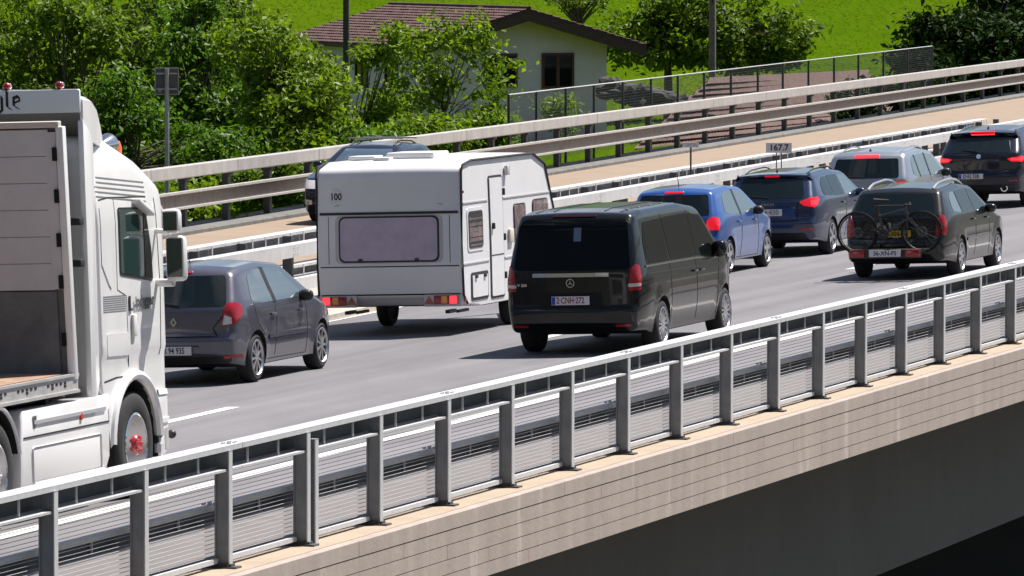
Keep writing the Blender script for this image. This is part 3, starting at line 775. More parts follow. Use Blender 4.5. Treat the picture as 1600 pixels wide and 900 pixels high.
# ---------------------------------------------------------------- kilometre plates on the central barrier
M_plate = mat('sign_plate', (0.47, 0.46, 0.50), .5); M_ink = mat('black_print', (0.012, 0.012, 0.014), .6)
def km_sign(px, py, d, w, h, postz, label, flip=False):
    c = pxw(px, py, d); t = thing('kilometre_sign', label, 'sign', (c.x, c.y, postz), (0, 0, R(-6 if not flip else -14)))
    z = c.z-postz
    bm = bmesh.new()
    for xx in ((-.05, .05) if not flip else (0,)): tube(bm, [(xx, .02, 0), (xx, .02, z)], .012 if not flip else .02, 6)
    obj('post', bm, M_dpost, t)
    pl = obj('plate', bbox_((0, 0, z), (w, .012, h), .003, 1), M_plate, t)
    me = text_mesh('167.7', h*.86, 0, .004 if not flip else 0.0)
    me.materials.append(M_ink if not flip else mat('faint_print', (.25, .245, .27), .6))
    o = obj('lettering', me, None, pl); o.location = (0, -.009, z); o.rotation_euler = (math.pi/2, 0, 0)
km_sign(1217, 231, 129.0, .52, .205, .58, 'white kilometre plate reading 167.7 on the central barrier')
km_sign(1079, 226.5, 127.5, .33, .10, .58, 'small faint kilometre plate on a thin dark post left of the larger one', True)

# ================================================================== VEHICLE BUILDERS
def fillet(pts, seg=5):
    """closed polygon of (x, y, r[, flag]) -> dense points (x, y, flag)"""
    out = []; n = len(pts)
    for i in range(n):
        p = pts[i]; a = Vector(pts[i-1][:2]); b = Vector(p[:2]); c = Vector(pts[(i+1) % n][:2]); r = p[2] if len(p) > 2 else 0; fl = p[3] if len(p) > 3 else 0
        u = a-b; v = c-b
        if r <= 0 or u.length < 1e-6 or v.length < 1e-6: out.append((b.x, b.y, fl)); continue
        ang = u.angle(v, math.pi)
        if ang > math.pi-.02: out.append((b.x, b.y, fl)); continue
        t = min(r/math.tan(ang/2), u.length*.49, v.length*.49); rr = t*math.tan(ang/2)
        p0 = b+u.normalized()*t; p1 = b+v.normalized()*t
        for k in range(seg+1):
            q = k/seg; m = p0.lerp(b, q).lerp(b.lerp(p1, q), q); out.append((m.x, m.y, fl))
    return out
def rpoly(pts, r=.04, seg=3): return [(p[0], p[1]) for p in fillet([(q[0], q[1], q[2] if len(q) > 2 else r) for q in pts], seg)]
def densify(pts, step):
    out = []; n = len(pts)
    for i in range(n):
        a, b = pts[i], pts[(i+1) % n]; d = math.hypot(b[0]-a[0], b[1]-a[1]); k = max(1, int(d/step))
        for j in range(k):
            t = j/k; out.append((a[0]+(b[0]-a[0])*t, a[1]+(b[1]-a[1])*t, a[2] if (j == 0 or a[2] == b[2]) else min(a[2], b[2])))
    return out
def arch(cx, cz, r, zb, n=12, front_first=True):
    """points of a wheel arch walked from the front foot to the rear foot; flag 1 = underside"""
    a0 = math.asin(max(-1, min(1, (zb-cz)/r))); pts = []
    for k in range(n+1):
        a = a0 + (math.pi-2*a0)*k/n; pts.append((cx+r*math.cos(a), cz+r*math.sin(a), 0, 1))
    return pts
def clip_cell(poly, x0, x1, y0, y1):
    def cl(P, f, g):
        o = []
        for i in range(len(P)):
            a, b = P[i-1], P[i]; fa, fb = f(a), f(b)
            if fa >= 0:
                if fb >= 0: o.append(b)
                else: o.append(g(a, b, fa/(fa-fb)))
            elif fb >= 0: o.append(g(a, b, fa/(fa-fb))); o.append(b)
        return o
    L = lambda a, b, t: (a[0]+(b[0]-a[0])*t, a[1]+(b[1]-a[1])*t)
    P = poly
    for f in (lambda p: p[0]-x0, lambda p: x1-p[0], lambda p: p[1]-y0, lambda p: y1-p[1]):
        if not P: return []
        P = cl(P, f, L)
    return P
class Car:
    def __init__(s, name, label, cat, loc, heading, group=None, roll=FALL, pitch=0):
        s.root = thing(name, label, cat, loc, (-roll, -pitch, math.pi/2-heading), group); s.bvh = None
    # -------- body from a side outline and a half-width function
    def shell(s, pts, Y, paint, under, r_edge=.07, bulge=(.05, .10, .03), step=.075, name='body', zr=None, parent=None, rfun=None, shell_mats=None):
        P = densify(fillet(pts), step); n = len(P)
        # orientation: make counter-clockwise
        A = sum(P[i-1][0]*P[i][1]-P[i][0]*P[i-1][1] for i in range(n))
        if A < 0: P = P[::-1]
        nx = []
        for i in range(n):
            a, b = P[i-1], P[(i+1) % n]; d = Vector((b[0]-a[0], b[1]-a[1]))
            d.normalize(); nx.append(Vector((d.y, -d.x)))          # outward
        xs_ = [p[0] for p in P]; x0, x1 = min(xs_), max(xs_)
        bm = bmesh.new(); us = (-1, -.72, -.4, 0, .4, .72, 1); rows = []
        angs = [0, 25, 50, 72, 90]
        rad = []
        for i in range(n):
            rr = .012 if P[i][2] == 1 else (rfun(P[i][0], P[i][1]) if rfun else r_edge); rad.append(rr)
        for _ in range(3): rad = [(rad[i-1]+rad[i]+rad[(i+1) % n])/3 if P[i][2] != 1 else rad[i] for i in range(n)]
        def inset(i, a):
            q = rad[i]*(1-math.cos(a)); return P[i][0]-nx[i].x*q, P[i][1]-nx[i].y*q
        for sd in (1,):
            for a in reversed(angs[1:]):
                ar = R(a); rows.append([(lambda q, i=i: (q[0], (Y(q[0], q[1])-rad[i]*(1-math.sin(ar))), q[1]))(inset(i, ar)) for i in range(n)])
        for u in reversed(us):
            rw = []
            for i in range(n):
                yy = u*(Y(P[i][0], P[i][1])-rad[i]); k = 1-u*u; bx = bz = 0
                if P[i][2] != 1:
                    if nx[i].x < 0: bx = -bulge[0]*k*max(0, -nx[i].x)
                    else: bx = bulge[1]*k*max(0, nx[i].x)
                    bz = bulge[2]*k*max(0, nx[i].y)
                rw.append((P[i][0]+bx, yy, P[i][1]+bz))
            rows.append(rw)
        for a in angs[1:]:
            ar = R(a); rows.append([(lambda q, i=i: (q[0], -(Y(q[0], q[1])-rad[i]*(1-math.sin(ar))), q[1]))(inset(i, ar)) for i in range(n)])
        V = [[bm.verts.new(p) for p in rw] for rw in rows]
        for j in range(len(V)-1):
            for i in range(n):
                k = (i+1) % n; f = bm.faces.new((V[j][i], V[j+1][i], V[j+1][k], V[j][k]))
                if P[i][2] == 1 and (P[k][2] == 1): f.material_index = 1
        for side, row in ((1, V[0]), (-1, V[-1])):
            o2 = [Vector((v.co.x, v.co.z)) for v in row]
            cand = []
            gx = x0
            while gx < x1:
                gz = min(p[1] for p in P)
                while gz < max(p[1] for p in P):
                    cand.append(Vector((gx, gz))); gz += .085
                gx += .085
            ins = []
            for c in cand:                                           # inside test and clearance
                k = False; ok = True
                for i in range(n):
                    a, b = o2[i-1], o2[i]
                    if (a.y > c.y) != (b.y > c.y) and c.x < (b.x-a.x)*(c.y-a.y)/(b.y-a.y)+a.x: k = not k
                    if abs(a.x-c.x) < .035 and abs(a.y-c.y) < .035: ok = False; break
                if k and ok: ins.append(c)
            res = delaunay_2d_cdt(o2+ins, [(i, (i+1) % n) for i in range(n)], [], 1, 1e-5)
            mp = {}
            for vi, orig in enumerate(res[3]):
                oi = [q for q in orig if q < n]
                if oi: mp[vi] = row[oi[0]]
                else:
                    c = res[0][vi]; mp[vi] = bm.verts.new((c.x, side*Y(c.x, c.y), c.y))
            for f in res[2]:
                vs = [mp[q] for q in f]
                if len(set(vs)) < 3: continue
                try: bm.faces.new(vs)
                except ValueError: pass
        bmesh.ops.recalc_face_normals(bm, faces=bm.faces)
        bm.normal_update()
        s.bvh = BVHTree.FromBMesh(bm)
        return obj(name, bm, shell_mats or [paint, under], parent or s.root, True)
    def cast(s, u, v, view, side):
        if view == 'side': o, d = Vector((u, side*6, v)), Vector((0, -side, 0))
        elif view == 'rear': o, d = Vector((-6, u, v)), Vector((1, 0, 0))
        elif view == 'corner': o = Vector((s.cx + .7071*u - 4, side*(s.cy + .7071*u + 4), v)); d = Vector((.7071, -side*.7071, 0))
        elif view == 'front': o, d = Vector((30, u, v)), Vector((-1, 0, 0))
        else: o, d = Vector((u, v, 9)), Vector((0, 0, -1))
        h = s.bvh.ray_cast(o, d)
        if h[0] is None:
            q = Vector((s.cx, side*s.cy, v)) if view == 'corner' else Vector((u, side*1.0, v)) if view == 'side' else (Vector((0.05, u, v)) if view == 'rear' else (Vector((4, u, v)) if view == 'front' else Vector((u, v, 1.4))))
            h = s.bvh.find_nearest(q)
        nn = h[1]
        if nn.dot(d) > 0: nn = -nn
        return h[0], nn
    # -------- a panel lying on the body: window, lamp, trim
    def panel(s, name, poly, m, view='side', side=-1, lift=.006, cell=.07, parent=None, smooth=True, sink=.02):
        bm = bmesh.new(); x0 = min(p[0] for p in poly); x1 = max(p[0] for p in poly); y0 = min(p[1] for p in poly); y1 = max(p[1] for p in poly)
        nx_ = max(1, int((x1-x0)/cell)); ny_ = max(1, int((y1-y0)/cell)); cache = {}
        def vert(p):
            k = (round(p[0], 5), round(p[1], 5))
            if k not in cache:
                c, nn = s.cast(p[0], p[1], view, side); cache[k] = bm.verts.new(c+nn*lift)
            return cache[k]
        for i in range(nx_):
            for j in range(ny_):
                c = clip_cell(poly, x0+(x1-x0)*i/nx_, x0+(x1-x0)*(i+1)/nx_, y0+(y1-y0)*j/ny_, y0+(y1-y0)*(j+1)/ny_)
                vs = []
                for p in c:
                    w = vert(p)
                    if not vs or (w is not vs[-1] and w is not vs[0]): vs.append(w)
                if len(vs) > 2:
                    try: bm.faces.new(vs)
                    except ValueError: pass
        bm.normal_update()
        cen = {'corner': Vector((-.7071, side*.7071, 0)), 'side': Vector((0, side, 0)), 'rear': Vector((-1, 0, 0)), 'front': Vector((1, 0, 0)), 'top': Vector((0, 0, 1))}[view]
        for f in bm.faces:
            if f.normal.dot(cen) < 0: f.normal_flip()
        ed = [e for e in bm.edges if len(e.link_faces) == 1]
        r = bmesh.ops.extrude_edge_only(bm, edges=ed)
        for v in [g for g in r['geom'] if isinstance(g, bmesh.types.BMVert)]: v.co -= cen*(lift+sink)
        return obj(name, bm, m, parent or s.root, smooth)
    # -------- a thin line lying on the body: shut line, trim strip
    def line(s, name, pts, w, m, view='side', side=-1, lift=.003, parent=None, h=None):
        P = []
        for i in range(len(pts)-1):
            a, b = Vector(pts[i]), Vector(pts[i+1]); k = max(1, int((b-a).length/.08))
            P += [a.lerp(b, j/k) for j in range(k)]
        P.append(Vector(pts[-1])); bm = bmesh.new(); prev = None
        cen = {'corner': Vector((-.7071, side*.7071, 0)), 'side': Vector((0, side, 0)), 'rear': Vector((-1, 0, 0)), 'front': Vector((1, 0, 0)), 'top': Vector((0, 0, 1))}[view]
        for i, p in enumerate(P):
            d = (P[min(i+1, len(P)-1)]-P[max(i-1, 0)]).normalized(); nn = Vector((-d.y, d.x))*w/2
            vs = []
            for q in (p-nn, p+nn):
                c, nr = s.cast(q.x, q.y, view, side); vs.append(bm.verts.new(c+nr*lift)); 
            for q in (0, 1): vs.append(bm.verts.new(vs[q].co - cen*(lift+.01)))
            if prev:
                for a, b in ((0, 1), (2, 0), (1, 3)): bm.faces.new((prev[a], prev[b], vs[b], vs[a]))
            prev = vs
        bmesh.ops.recalc_face_normals(bm, faces=bm.faces)
        tot = Vector()
        for f in bm.faces: tot += f.normal*f.calc_area()
        if tot.dot(cen) < 0: bmesh.ops.reverse_faces(bm, faces=bm.faces)
        return obj(name, bm, m, parent or s.root)
    def box(s, name, c, size, m, bev=.01, parent=None, rot=None):
        o = obj(name, bbox_((0, 0, 0), size, bev), m, parent or s.root, True); o.location = c
        if rot: o.rotation_euler = rot
        return o
    def wheels(s, xs_, yw, Rt, Rr, w, mesh):
        first = True
        for x in xs_:
            for sd in (-1, 1):
                o = obj('wheel', mesh[0], None, s.root); o.location = (x, sd*(yw-w/2), Rt); o.rotation_euler = (0, random.uniform(0, 6), 0 if sd < 0 else math.pi)
                r = obj('rim', mesh[1], None, o)
    def plate(s, y, z, w, h, text, ink, view='rear', x=None, lift=.012, m=None, band=None, tilt=0, band2=None):
        c, nn = s.cast(y, z, 'rear', 1)
        if x is None: x = c.x
        o = s.box('number_plate', (x-lift, y, z), (.014, w, h), m or MATS['plate_white'], .003); o.rotation_euler = (0, tilt, 0)
        if not text: return o
        me = text_mesh(text, h*.98, 0, .0025, sx=min(1.05, (w-.10)/(len(text)*h*.56))); me.materials.append(ink)
        t = obj('lettering', me, None, o); t.rotation_euler = (math.pi/2, 0, -math.pi/2); t.location = (-.0085, 0, 0)
        for bb, sy in ((band, 1), (band2, -1)):
            if bb:
                q = obj('country_band', bbox_((0, 0, 0), (.003, .045, h-.012)), bb, o); q.location = (-.0078, sy*(w/2-.028), 0)
        return o
def wheel_mesh(Rt, Rr, w, nsp, alloy, dark, twin=False, tyre=None, spoke_w=.05):
    """tyre and rim, outer face towards -y"""
    bm = bmesh.new(); h = w/2; sh = .022
    lathe(bm, [(Rr*.97, -h+.02), (Rr, -h+.004), (Rr+(Rt-Rr)*.45, -h-.006), (Rt-sh*1.3, -h+.006), (Rt-.006, -h+sh), (Rt, -h+sh*1.8), (Rt, h-sh*1.8), (Rt-.006, h-sh), (Rt-sh, h), (Rr, h), (Rr*.9, h-.02)], 40, 'y', closed=False)
    for q in (-.3, 0, .3): pass
    t = obj('wheel', bm, tyre, None, True); me1 = t.data; bpy.data.objects.remove(t)
    bm = bmesh.new()
    lathe(bm, [(Rr*.90, -h+.06), (Rr*.90, -h+.012), (Rr*1.0, -h+.0), (Rr*1.02, -h-.004), (Rr*.985, -h-.009), (Rr*.93, -h+.006), (Rr*.90, -h+.05)], 36, 'y', 0, closed=True)
    lathe(bm, [(.001, -h+.07), (Rr*.92, -h+.07), (Rr*.92, -h+.075), (.001, -h+.075)], 28, 'y', 1)
    lathe(bm, [(.001, -h-.004), (Rr*.14, -h-.004), (Rr*.2, -h+.004), (Rr*.24, -h+.04), (.001, -h+.05)], 18, 'y', 0)
    for k in range(nsp):
        offs = (-.10, .10) if twin else (0,)
        for of in offs:
            a = 2*math.pi*k/nsp + of; M = Matrix.Rotation(a, 4, 'Y')
            r0, r1 = Rr*.17, Rr*.93; w0, w1 = spoke_w*.75, spoke_w*1.0
            pr = []
            for r, ww, y in ((r0, w0, -h+.002), (r1, w1, -h+.006)):
                pr += [M @ Vector((r, y, -ww/2)), M @ Vector((r, y, ww/2)), M @ Vector((r, y+.03, ww/2)), M @ Vector((r, y+.03, -ww/2))]
            v = [bm.verts.new(p) for p in pr]
            for f in ((0, 1, 5, 4), (1, 2, 6, 5), (2, 3, 7, 6), (3, 0, 4, 7), (4, 5, 6, 7), (3, 2, 1, 0)): bm.faces.new([v[i] for i in f])
    bmesh.ops.recalc_face_normals(bm, faces=bm.faces)
    t = obj('rim', bm, [alloy, dark], None, True); me2 = t.data; bpy.data.objects.remove(t)
    return me1, me2
M_glass = mat('car_glass', (0.007, 0.012, 0.014), 0.03, spec=0.42)
M_priv = mat('privacy_glass', (0.004, 0.005, 0.005), 0.05, spec=0.14)
M_glassl = mat('car_glass_light', (0.055, 0.075, 0.080), 0.02, spec=0.9, coat=1.0)
M_blk = mat('black_plastic', (0.014, 0.014, 0.015), 0.5)
M_gap = mat('shut_line', (0.004, 0.004, 0.004), 0.9)
M_under = mat('underbody', (0.008, 0.008, 0.008), 0.95)
M_tyre = mat('tyre_rubber', (0.018, 0.018, 0.019), 0.85, bump=.2, bscale=60)
M_alloy = mat('alloy', (0.55, 0.55, 0.57), 0.28, metal=.85)
M_alloyd = mat('alloy_dark', (0.22, 0.22, 0.23), 0.3, metal=.8)
M_chrome = mat('chrome', (0.75, 0.75, 0.77), 0.12, metal=1.0)
M_red = mat('lamp_red', (0.30, 0.006, 0.012), 0.2, coat=.5)
M_redoff = mat('lamp_red_dark', (0.035, 0.004, 0.005), 0.3)
M_redon = mat('lamp_red_lit', (0.42, 0.006, 0.016), 0.2, coat=.5, emit=(1.0, .012, .03), estr=.32)
M_redhi = mat('lamp_red_bright', (0.8, 0.02, 0.02), 0.2, emit=(1.0, .02, .03), estr=1.6)
M_amber = mat('lamp_amber', (0.75, 0.22, 0.02), 0.2, coat=1)
M_clear = mat('lamp_clear', (0.55, 0.52, 0.52), 0.12, coat=1)
M_pw = mat('plate_white', (0.62, 0.60, 0.64), 0.45); M_py = mat('plate_yellow', (0.60, 0.36, 0.01), 0.45)
M_pblue = mat('plate_blue', (0.015, 0.05, 0.40), 0.45); M_inkr = mat('red_print', (0.22, 0.015, 0.03), .6); M_inkg = mat('grey_print', (0.16, 0.16, 0.17), .6)
def paint(name, c, metal=.25, rough=.28, coat=1.0, spec=None): return mat(name, c, rough, metal=metal, coat=coat, spec=spec)
def half_width(Wd, L, belt, tumble=.36, rear=(.7, .09), front=(.9, .17), zw=.62, tuck=.04, crease=.0, arches=(), roof_r=0.0, flare=.012):
    def Y(x, z):
        y = Wd/2
        if z < belt: y -= tuck*((z-zw)/.42)**2 if z < zw else tuck*.55*((z-zw)/max(.1, belt-zw))**2
        else:
            t = z-belt; y -= tuck*.55 + tumble*t*min(1, .5+t/.25)
        if x < rear[0]: y -= rear[1]*((rear[0]-x)/rear[0])**2.2
        xf = L-front[0]
        if x > xf: y -= front[1]*((x-xf)/front[0])**2.2
        if crease and z < belt: y += crease*math.exp(-((z-(belt-.13))/.035)**2)
        for (ax, az, ar) in arches:
            d = math.hypot(x-ax, z-az)
            if d < ar+.14: y += flare*max(0, 1-abs(d-ar)/.13)
        return max(.05, y)
    return Y
def mirror(car, x, y, z, side, paintm, size=(.11, .22, .15)):
    """door mirror: housing with glass and a foot"""
    bm = bmesh.new(); bmesh.ops.create_uvsphere(bm, u_segments=14, v_segments=9, radius=.5)
    for v in bm.verts:
        c = v.co; c.x = (c.x if c.x > 0 else c.x*.35)
        e = 2.6; n = (abs(c.x*2)**e+abs(c.y*2)**e+abs(c.z*2)**e)**(1/e); k = 1/max(n, .2)*.97
        v.co = Vector((c.x*k*size[0]*1.2, c.y*k*size[1], c.z*k*size[2]))
    o = obj('door_mirror', bm, paintm, car.root, True); o.location = (x, side*(y+size[1]/2), z)
    g = obj('mirror_glass', bbox_((0, 0, 0), (.006, size[1]*.82, size[2]*.75), .002, 1), MATS['car_glass_light'], o); g.location = (-size[0]*.23, 0, 0)
    f = obj('foot', bbox_((0, 0, 0), (.05, .10, .04), .01, 1), MATS['black_plastic'], o); f.location = (.02, -side*(size[1]/2+.01), -size[2]*.3)
def handle(car, x, z, side, m, w=.17):
    c, nn = car.cast(x, z, 'side', side)
    o = car.box('door_handle', (c.x, c.y+side*.018, c.z), (w, .03, .032), m, .01)
def fin(car, x, m, z0=None):
    c, nn = car.cast(x, 0, 'top', 1); bm = bmesh.new()
    v = [bm.verts.new((c.x+a, b, c.z+e)) for a, b, e in ((-.09, -.02, -.005), (-.09, .02, -.005), (.09, 0, -.005), (-.075, 0, .055))]
    for f in ((0, 2, 3), (2, 1, 3), (1, 0, 3), (0, 1, 2)): bm.faces.new([v[i] for i in f])
    bmesh.ops.recalc_face_normals(bm, faces=bm.faces); obj('antenna', bm, m, car.root)
def whip(car, x, m, h=.22):
    c, nn = car.cast(x, 0, 'top', 1); bm = bmesh.new(); tube(bm, [(c.x, 0, c.z-.01), (c.x+.02, 0, c.z+.03), (c.x-.06, 0, c.z+h)], [.012, .008, .004], 6); obj('antenna', bm, m, car.root)
def wiper(car, y0, z0, y1, z1, lift=.02):
    a, na = car.cast(y0, z0, 'rear', 1); b, nb = car.cast(y1, z1, 'rear', 1); bm = bmesh.new()
    tube(bm, [a+na*lift*1.3, a.lerp(b, .5)+na*lift, b+nb*lift], [.018, .010, .006], 6); obj('rear_wiper', bm, M_blk, car.root)
def roof_rail(car, x0, x1, y, m, h=.05, r=.016):
    for sd in (-1, 1):
        P = []
        for k in range(11):
            t = k/10; x = x0+(x1-x0)*t; c, nn = car.cast(x, sd*y, 'top', 1); e = h*min(1, 6*t, 6*(1-t)); P.append(c+Vector((0, 0, e)))
        bm = bmesh.new(); tube(bm, P, r, 8); obj('roof_rail', bm, m, car.root, True)
def emblem(car, y, z, r, m, kind='ring'):
    c, nn = car.cast(y, z, 'rear', 1); bm = bmesh.new()
    if kind == 'ring' or kind == 'star':
        for k in range(24):
            a = 2*math.pi*k/24; b = 2*math.pi*(k+1)/24
            P = [(r*math.cos(a), r*math.sin(a)), (r*math.cos(b), r*math.sin(b)), (r*.82*math.cos(b), r*.82*math.sin(b)), (r*.82*math.cos(a), r*.82*math.sin(a))]
            v = [bm.verts.new((0, p[0], p[1])) for p in P]; bm.faces.new(v)
    if kind == 'star':
        for k in range(3):
            a = math.pi/2+2*math.pi*k/3; t = (r*.85*math.cos(a), r*.85*math.sin(a)); q = (r*.13*math.cos(a+math.pi/2), r*.13*math.sin(a+math.pi/2))
            bm.faces.new([bm.verts.new((0, *p)) for p in ((q[0], q[1]), t, (-q[0], -q[1]))])
    if kind == 'diamond':
        for w, h_, s in ((1, 1, 1),):
            o_ = [(0, r), (r*.72, 0), (0, -r), (-r*.72, 0)]; i_ = [(p[0]*.45, p[1]*.45) for p in o_]
            for k in range(4): bm.faces.new([bm.verts.new((0, *p)) for p in (o_[k], o_[(k+1) % 4], i_[(k+1) % 4], i_[k])])
    if kind == 'disc':
        bm.faces.new([bm.verts.new((0, r*math.cos(2*math.pi*k/20), r*math.sin(2*math.pi*k/20))) for k in range(20)])
    r_ = bmesh.ops.extrude_face_region(bm, geom=list(bm.faces))
    for v in [g for g in r_['geom'] if isinstance(g, bmesh.types.BMVert)]: v.co.x -= .008
    bmesh.ops.recalc_face_normals(bm, faces=bm.faces)
    o = obj('badge', bm, m, car.root); o.location = c+nn*.006
    o.rotation_euler = (0, math.atan2(nn.z, -nn.x), 0)
def hatch_outline(p):
    """standard car outline from key heights; p: dict"""
    L, xr, xf, Ra, zw, sill = p['L'], p['xr'], p['xf'], p['Ra'], p['zw'], p['sill']
    pts = [(p.get('rb', .10), p['bz'], .05, 0)] + p['rear'] + p['top'] + p['front'] + [(L-.12, p.get('fz', .22), .05, 0)]
    pts += [(xf+Ra+.03, sill, 0, 1)] + arch(xf, zw, Ra, sill) + [(xf-Ra-.03, sill, 0, 1), (xr+Ra+.03, sill, 0, 1)] + arch(xr, zw, Ra, sill) + [(xr-Ra-.03, sill+.02, 0, 1)]
    return pts
def rear_lamp(car, xc, yc, poly, m, extra=(), r=.03, name='tail_lamp'):
    """lamp wrapped round a rear corner; t < 0 runs inwards along the rear, t > 0 forwards along the side"""
    car.cx, car.cy = xc, yc
    for sd in (-1, 1):
        o = car.panel(name, rpoly([(p[0]*.7071, p[1]) for p in poly], r), m, 'corner', sd, .010, .04)
        for q, mm in extra: car.panel('lens', rpoly([(p[0]*.7071, p[1]) for p in q], .012), mm, 'corner', sd, .015, .04, parent=o)

# ================================================================== THE VEHICLES
QG = 'cars queuing on the bridge'
def at_road(s, o): return rp(s, o)
# ---------------------------------------------------------------- grey hatchback
p_grey = paint('grey_metallic', (0.088, 0.086, 0.112), .45, .3)
c = Car('hatchback', 'grey five-door hatchback with red tail lamps beside the lorry cab', 'car', at_road(12.78, 9.37), .2937, QG)
P = dict(L=4.03, xr=.68, xf=3.25, Ra=.345, zw=.31, sill=.21, bz=.27, rb=.10,
         rear=[(.0, .40, .10), (-.01, .58, .10), (.05, .66, .05), (.06, .95, .12)],
         top=[(.40, 1.405, .16), (.62, 1.455, .3), (1.45, 1.487, .8), (2.25, 1.43, .5), (3.05, 1.00, .25), (3.75, .80, .3)],
         front=[(4.0, .62, .15), (4.03, .40, .1)])
ar = [(.68, .31, .345), (3.25, .31, .345)]
Yc = half_width(1.71, 4.03, .96, .40, (.75, .12), (.9, .18), arches=ar, crease=.006)
c.shell(hatch_outline(P), Yc, p_grey, M_under, .085, (.09, .14, .035))
c.panel('rear_window', rpoly([(-.66, .985, .05), (.66, .985, .05), (.57, 1.365, .06), (-.57, 1.365, .06)]), M_glass, 'rear', 1, .004)
c.panel('high_brake_lamp', rpoly([(-.14, 1.395), (.14, 1.395), (.14, 1.42), (-.14, 1.42)], .008), M_red, 'rear', 1, .008, .05)
for sd in (-1, 1):
    c.panel('side_window', rpoly([(.62, 1.02), (.98, .985), (1.42, .985), (1.38, 1.40), (1.05, 1.40), (.80, 1.32)], .04), M_glassl, 'side', sd, .004)
    c.panel('side_window', rpoly([(1.50, .985), (2.62, .985), (2.50, 1.09), (2.05, 1.385), (1.47, 1.405)], .03), M_glassl, 'side', sd, .004)
    c.panel('window_pillar', [(1.40, .97), (1.52, .97), (1.49, 1.415), (1.365, 1.415)], M_blk, 'side', sd, .006)
    c.line('shut_line', [(1.46, .98), (1.44, .60), (1.38, .30)], .012, M_gap, 'side', sd)
    c.line('shut_line', [(2.62, .96), (2.66, .60), (2.62, .27)], .012, M_gap, 'side', sd)
    c.line('shut_line', [(.66, 1.0), (.72, .75), (.98, .58)], .012, M_gap, 'side', sd)
    c.line('shut_line', [(1.02, .27), (2.62, .26)], .010, M_gap, 'side', sd)
    c.line('rub_strip', [(1.12, .55), (2.58, .54)], .05, p_grey, 'side', sd, .014)
    c.line('bright_strip', [(1.12, .525), (2.58, .515)], .012, M_chrome, 'side', sd, .016)
    handle(c, 1.30, .83, sd, p_grey); handle(c, 2.38, .82, sd, p_grey)
    mirror(c, 2.50, .80, 1.00, sd, M_blk, (.12, .20, .15))
rear_lamp(c, .10, .76, [(-.22, .74), (-.02, .76), (.20, .86), (.26, .97), (.10, 1.03), (-.06, 1.03), (-.16, .96)], M_red, [([(-.20, .755), (-.05, .77), (-.06, .85), (-.16, .88)], M_clear)], .05)
c.line('shut_line', [(-.72, .985), (-.50, .72), (-.56, .615), (.56, .615), (.50, .72), (.72, .985)], .013, M_gap, 'rear', 1)
c.panel('bumper_trim', rpoly([(-.70, .29), (.70, .29), (.72, .36), (-.72, .36)], .02), M_blk, 'rear', 1, .006)
c.panel('plate_recess', rpoly([(-.34, .375), (.34, .375), (.34, .51), (-.34, .51)], .02), M_blk, 'rear', 1, .004)
c.plate(0, .445, .50, .11, 'FR 94 935', M_ink, x=-.10)
emblem(c, 0, .80, .062, M_chrome, 'diamond'); wiper(c, -.06, .99, .42, 1.06)
for sd in (-1, 1):
    c.panel('reflector', rpoly([(sd*.62, .335), (sd*.80, .345), (sd*.80, .385), (sd*.63, .375)] if sd > 0 else [(-.80, .345), (-.62, .335), (-.63, .375), (-.80, .385)], .01), M_red, 'rear', 1, .009, .05)
whip(c, .62, M_blk, .10)
c.panel('windscreen', rpoly([(-.62, 1.02), (.62, 1.02), (.54, 1.36), (-.54, 1.36)], .05), M_glass, 'front', 1, .004)
for sd in (-1, 1): c.panel('headlamp', rpoly([(sd*.45, .62), (sd*.72, .60), (sd*.72, .74), (sd*.55, .72)], .03), M_clear, 'front', 1, .008)
wm_clio = wheel_mesh(.31, .225, .19, 9, M_alloy, M_gap, False, M_tyre, .032)
c.wheels((.68, 3.25), .845, .31, .225, .19, wm_clio)

# ---------------------------------------------------------------- black van
p_blk = paint('black_paint', (0.0035, 0.0036, 0.0036), .0, .25, .6, .25)
c = Car('passenger_van', 'black passenger van with chrome tailgate strip in the right lane', 'van', at_road(18.3, 5.8), .2965, QG)
P = dict(L=5.14, xr=1.045, xf=4.245, Ra=.385, zw=.335, sill=.24, bz=.30, rb=.08,
         rear=[(.0, .42, .06), (-.01, .58, .06), (.04, .66, .06), (.05, 1.10, .3)],
         top=[(.20, 1.72, .12), (.32, 1.845, .10), (.75, 1.885, .5), (2.6, 1.90, 1.0), (3.45, 1.82, .5), (4.25, 1.20, .25), (4.95, .98, .25)],
         front=[(5.12, .74, .15), (5.14, .45, .1)])
ar = [(1.045, .335, .385), (4.245, .335, .385)]
Yv = half_width(1.928, 5.14, 1.12, .20, (.6, .09), (1.1, .22), zw=.75, tuck=.05, arches=ar, crease=.010)
c.shell(hatch_outline(P), Yv, p_blk, M_under, .075, (.08, .18, .03))
c.panel('rear_window', rpoly([(-.80, 1.12, .06), (.80, 1.12, .06), (.73, 1.79, .10), (-.73, 1.79, .10)]), M_priv, 'rear', 1, .004)
c.panel('high_brake_lamp', rpoly([(-.30, 1.815), (.30, 1.815), (.30, 1.835), (-.30, 1.835)], .006), M_redoff, 'rear', 1, .012, .08)
c.panel('window_sticker', rpoly([(-.13, 1.50), (-.03, 1.50), (-.03, 1.68), (-.13, 1.68)], .01), mat('blue_sticker', (.10, .14, .22), .5), 'rear', 1, .008)
c.line('tailgate_strip', [(-.52, 1.06), (.52, 1.06)], .05, M_chrome, 'rear', 1, .028)
emblem(c, 0, .955, .058, M_chrome, 'star')
for (yy, txt) in ((.66, 'V 250 d'),):
    cc, nn = c.cast(yy, .93, 'rear', 1); me = text_mesh(txt, .055, .002); me.materials.append(M_chrome); o = obj('lettering', me, None, c.root)
    o.location = cc+nn*.006; o.rotation_euler = (math.pi/2, 0, -math.pi/2)
c.panel('plate_recess', rpoly([(-.44, .64), (.44, .64), (.42, .83), (-.42, .83)], .03), M_gap, 'rear', 1, .002)
